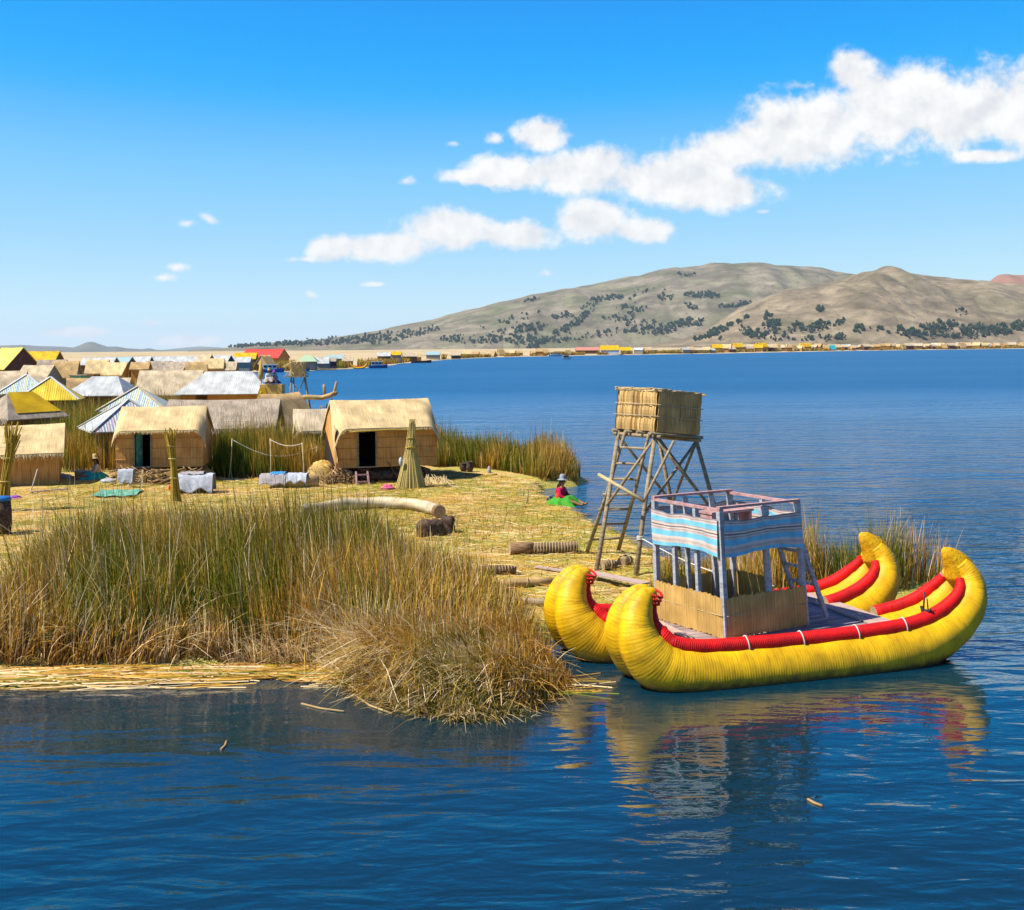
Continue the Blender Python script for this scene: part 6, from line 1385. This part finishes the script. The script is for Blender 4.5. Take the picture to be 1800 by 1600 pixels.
# laundry stack right of the green-doored hut
t = placed('reed_bundle', 'low reed stack covered with laundry before the right end of the green-doored hut', 'reed stack', 342, 866, R(4)); m = MB(); m.tube([(-.62, 0, .3), (.62, 0, .3)], .3, 14, capmi=1); m.build('bundle', ['roll_brown', 'cut'], t)
blanket('white blanket with a grey striped edge hanging over the laundry stack', 342, 866, -.68, .68, .46, .66, 3, 'cloth_white', .5, R(4))
blanket('folded grey blanket lying on top of the white one on the laundry stack', 342, 866, -.45, .35, .24, .74, 7, 'cloth_grey', .06, R(4))
b = blanket('white cloth hung on the stick platform left of the doorway steps', 222, 858, -.28, .28, .16, .66, 11, 'cloth_white', .42)
# steps of two side poles and rungs
def steps(label, px, py, w, h, n, rz, mat):
    t = placed('step_ladder', label, 'steps', px, py, rz)
    for s in (-1, 1): m = MB(); m.beam((s*w/2*1.1, -.12, -.02), (s*w/2, .22, h), .065, .06); m.build('rail', mat, t)
    for k in range(n): z = h*(k+.5)/n; m = MB(); y = -.12+.34*(k+.5)/n; m.beam((-w/2-.05, y, z), (w/2+.05, y, z), .06, .05); m.build('rung', mat, t)
    return t
steps('pale wooden steps at the doorway of the hut with the green door', 238, 858, .44, .62, 2, R(7), 'pole_pale')
steps('small pinkish wooden ladder at the dark doorway of the largest hut', 637, 852, .42, .48, 2, R(14), 'rail_red')
sv = placed('shovel', 'red bladed shovel leaning on the stick platform', 'shovel', 305, 862); m = MB(); m.tube([(0, -.05, .12), (.16, .2, .62)], .014, 6); m.build('handle', 'pole_pale', sv); m = MB(); m.blob((-.05, -.08, .1), (.11, .03, .13), 2, .1, 10, 7); m.build('blade', 'red_paint', sv)
# reed and stick piles by the largest hut
t = heap('reed_pile', 'heap of golden loose straw left of the largest hut', 'straw pile', 566, 848, (.55, .45, .62), 'straw', 12, .25)
m = MB()
for _ in range(150):
    a = random.uniform(0, 6.28); h = random.uniform(.1, .7); r = .62*math.sqrt(max(.05, 1-(h/.85)**2)); m.tube([(r*math.cos(a), r*.8*math.sin(a), h), (r*1.15*math.cos(a+.4), r*.95*math.sin(a+.4), max(.02, h-random.uniform(.05, .4)))], .013, 4, 0, False)
m.build('loose_stalks', 'mat_gold', t)
t = placed('firewood_pile', 'pile of brown cut reed roots and sticks beside the small pinkish ladder', 'firewood', 597, 851); m = MB()
for _ in range(150):
    x = random.uniform(-.5, .6); z = random.uniform(.02, .62*(1-((x-.05)/.75)**2)); m.tube([(x, -.3+random.uniform(-.05, .05)+z*.25, z), (x+random.uniform(-.1, .1), .35, z+random.uniform(-.05, .05))], random.uniform(.02, .035), 6, 0, True)
m.blob((0.05, .12, .15), (.55, .28, .42), 3, .2, 12, 8, flat_bottom=-.02); m.build('sticks', 'stick', t)
t = placed('reed_pile', 'scatter of cut reeds fanned out at the right foot of the tall sheaf', 'straw pile', 765, 852); m = MB()
for _ in range(60): x = random.uniform(-.4, .4); m.tube([(x, .3, .25+random.uniform(-.2, .1)), (x+random.uniform(-.1, .5), -.25, .03)], .014, 4, 0, False)
m.build('loose_stalks', 'mat_gold', t)
# clothes line
cl = placed('clothes_line', 'sagging rope clothes line on four thin crooked poles between the huts', 'clothes line', 478, 850); posts = [(402, 842, 771, 408), (475, 852, 771, 475), (534, 856, 778, 531), (553, 838, 784, 557)]; tops = []
for a, b, c, d in posts:
    p = P(a, b, 0); tp = at(d, p.y, Zat(d, c, p.y), c); m = MB(); m.tube([p-cl.location-Vector((0, 0, .1)), (p.lerp(tp, .5))-cl.location+Vector((.03, 0, 0)), tp-cl.location], [.03, .026, .022], 6); m.build('pole', 'pole_pale', cl); tops.append(tp-cl.location)
m = MB()
for a, b, sg in ((tops[0], tops[3], .5), (tops[1], tops[2], .15)): m.tube([a.lerp(b, t)-Vector((0, 0, sg*math.sin(t*math.pi)+.04)) for t in np.linspace(0, 1, 14)], .012, 5)
m.build('rope', 'rope', cl)
# sticks and pots
for lab, x, y, x2, y2, r, mt in (('bare white pole leaning in the ground at the left', 52, 866, 66, 825, .022, 'rope'), ('short peg standing in the clearing left of the woman in red', 925, 886, 929, 863, .025, 'pole'), ('thin twig standing beside the short peg', 920, 872, 921, 855, .012, 'pole')):
    p = P(x, y, 0); tp = at(x2, p.y, Zat(x2, y2, p.y), y2); m = MB(); m.tube([Vector((0, 0, -.1)), (tp-p)], [r, r*.8], 6); tag(m.build('stick', mt, None, p), lab, 'stick')
for lab, x, y, r, h in (('dark clay pot at the edge of the reed thicket, the left of two', 815, 828, .17, .32), ('dark clay pot at the edge of the reed thicket, the right and taller of two', 826, 829, .16, .40)):
    t = placed('clay_pot', lab, 'pot', x, y); m = MB(); m.lathe([(0, 0), (r*.6, 0), (r, h*.45), (r*.75, h*.8), (r*.8, h), (r*.65, h*.98), (r*.6, h*.8), (0, h*.2)], 16); m.build('body', 'clay', t)
    m = MB(); m.tube([(r*.8*math.cos(q), r*.8*math.sin(q), h) for q in np.linspace(0, 6.28, 15)], .02, 5, 0, False); m.build('rim', 'clay', t)
t = placed('stone', 'small pale upright stone near the reed thicket', 'stone', 860, 835); m = MB(); m.blob((0, 0, .14), (.09, .08, .22), 5, .2, 9, 7); m.build('rock', 'stone', t); m = MB(); m.blob((.05, .02, .02), (.3, .2, .08), 7, .3, 10, 6); m.build('base', 'straw', t)
# loose stalks adrift
for k, (x, y, x2, y2, lab) in enumerate(((530, 1237, 605, 1251, 'golden reed stalk adrift on the water left of the tussock'), (388, 1318, 398, 1303, 'short pale stalk adrift on the dark water at the lower left'), (1420, 1405, 1446, 1417, 'curved pale stalk adrift on the water below the boat'), (625, 1223, 690, 1255, 'reed stalk floating against the left side of the tussock'))):
    a, b = P(x, y, WL+.012), P(x2, y2, WL+.012); c = (a+b)/2; m = MB(); m.tube([a-c, Vector(((b-a).y*.06, -(b-a).x*.06, 0)), b-c], .016, 6); tag(m.build('reed_stalk', 'roll_tan', None, c), lab, 'reed stalk')
# ------------------------------------------------------------------ haze over the lake
hz = MB(); X0, X1, Y0, Y1, Z0_, Z1_ = -15000, 15000, -300, 27000, -60, 560
p = [(x, y, z) for z in (Z0_, Z1_) for x, y in ((X0, Y0), (X1, Y0), (X1, Y1), (X0, Y1))]
for f in ((0, 1, 5, 4), (1, 2, 6, 5), (2, 3, 7, 6), (3, 0, 4, 7), (4, 5, 6, 7), (3, 2, 1, 0)): hz.quad(*[p[i] for i in f])
hm = bpy.data.materials.new('haze'); hm.use_nodes = True; nt = hm.node_tree; nt.nodes.clear()
ho = nt.nodes.new('ShaderNodeOutputMaterial'); hv = nt.nodes.new('ShaderNodeVolumePrincipled'); nt.links.new(hv.outputs[0], ho.inputs['Volume'])
hv.inputs['Color'].default_value = (.70, .86, 1.0, 1); hv.inputs['Density'].default_value = 3.2e-5; hv.inputs['Anisotropy'].default_value = .1
tag(hz.build('haze', hm), 'thin bluish haze over the lake and hills', 'haze', kind='stuff')
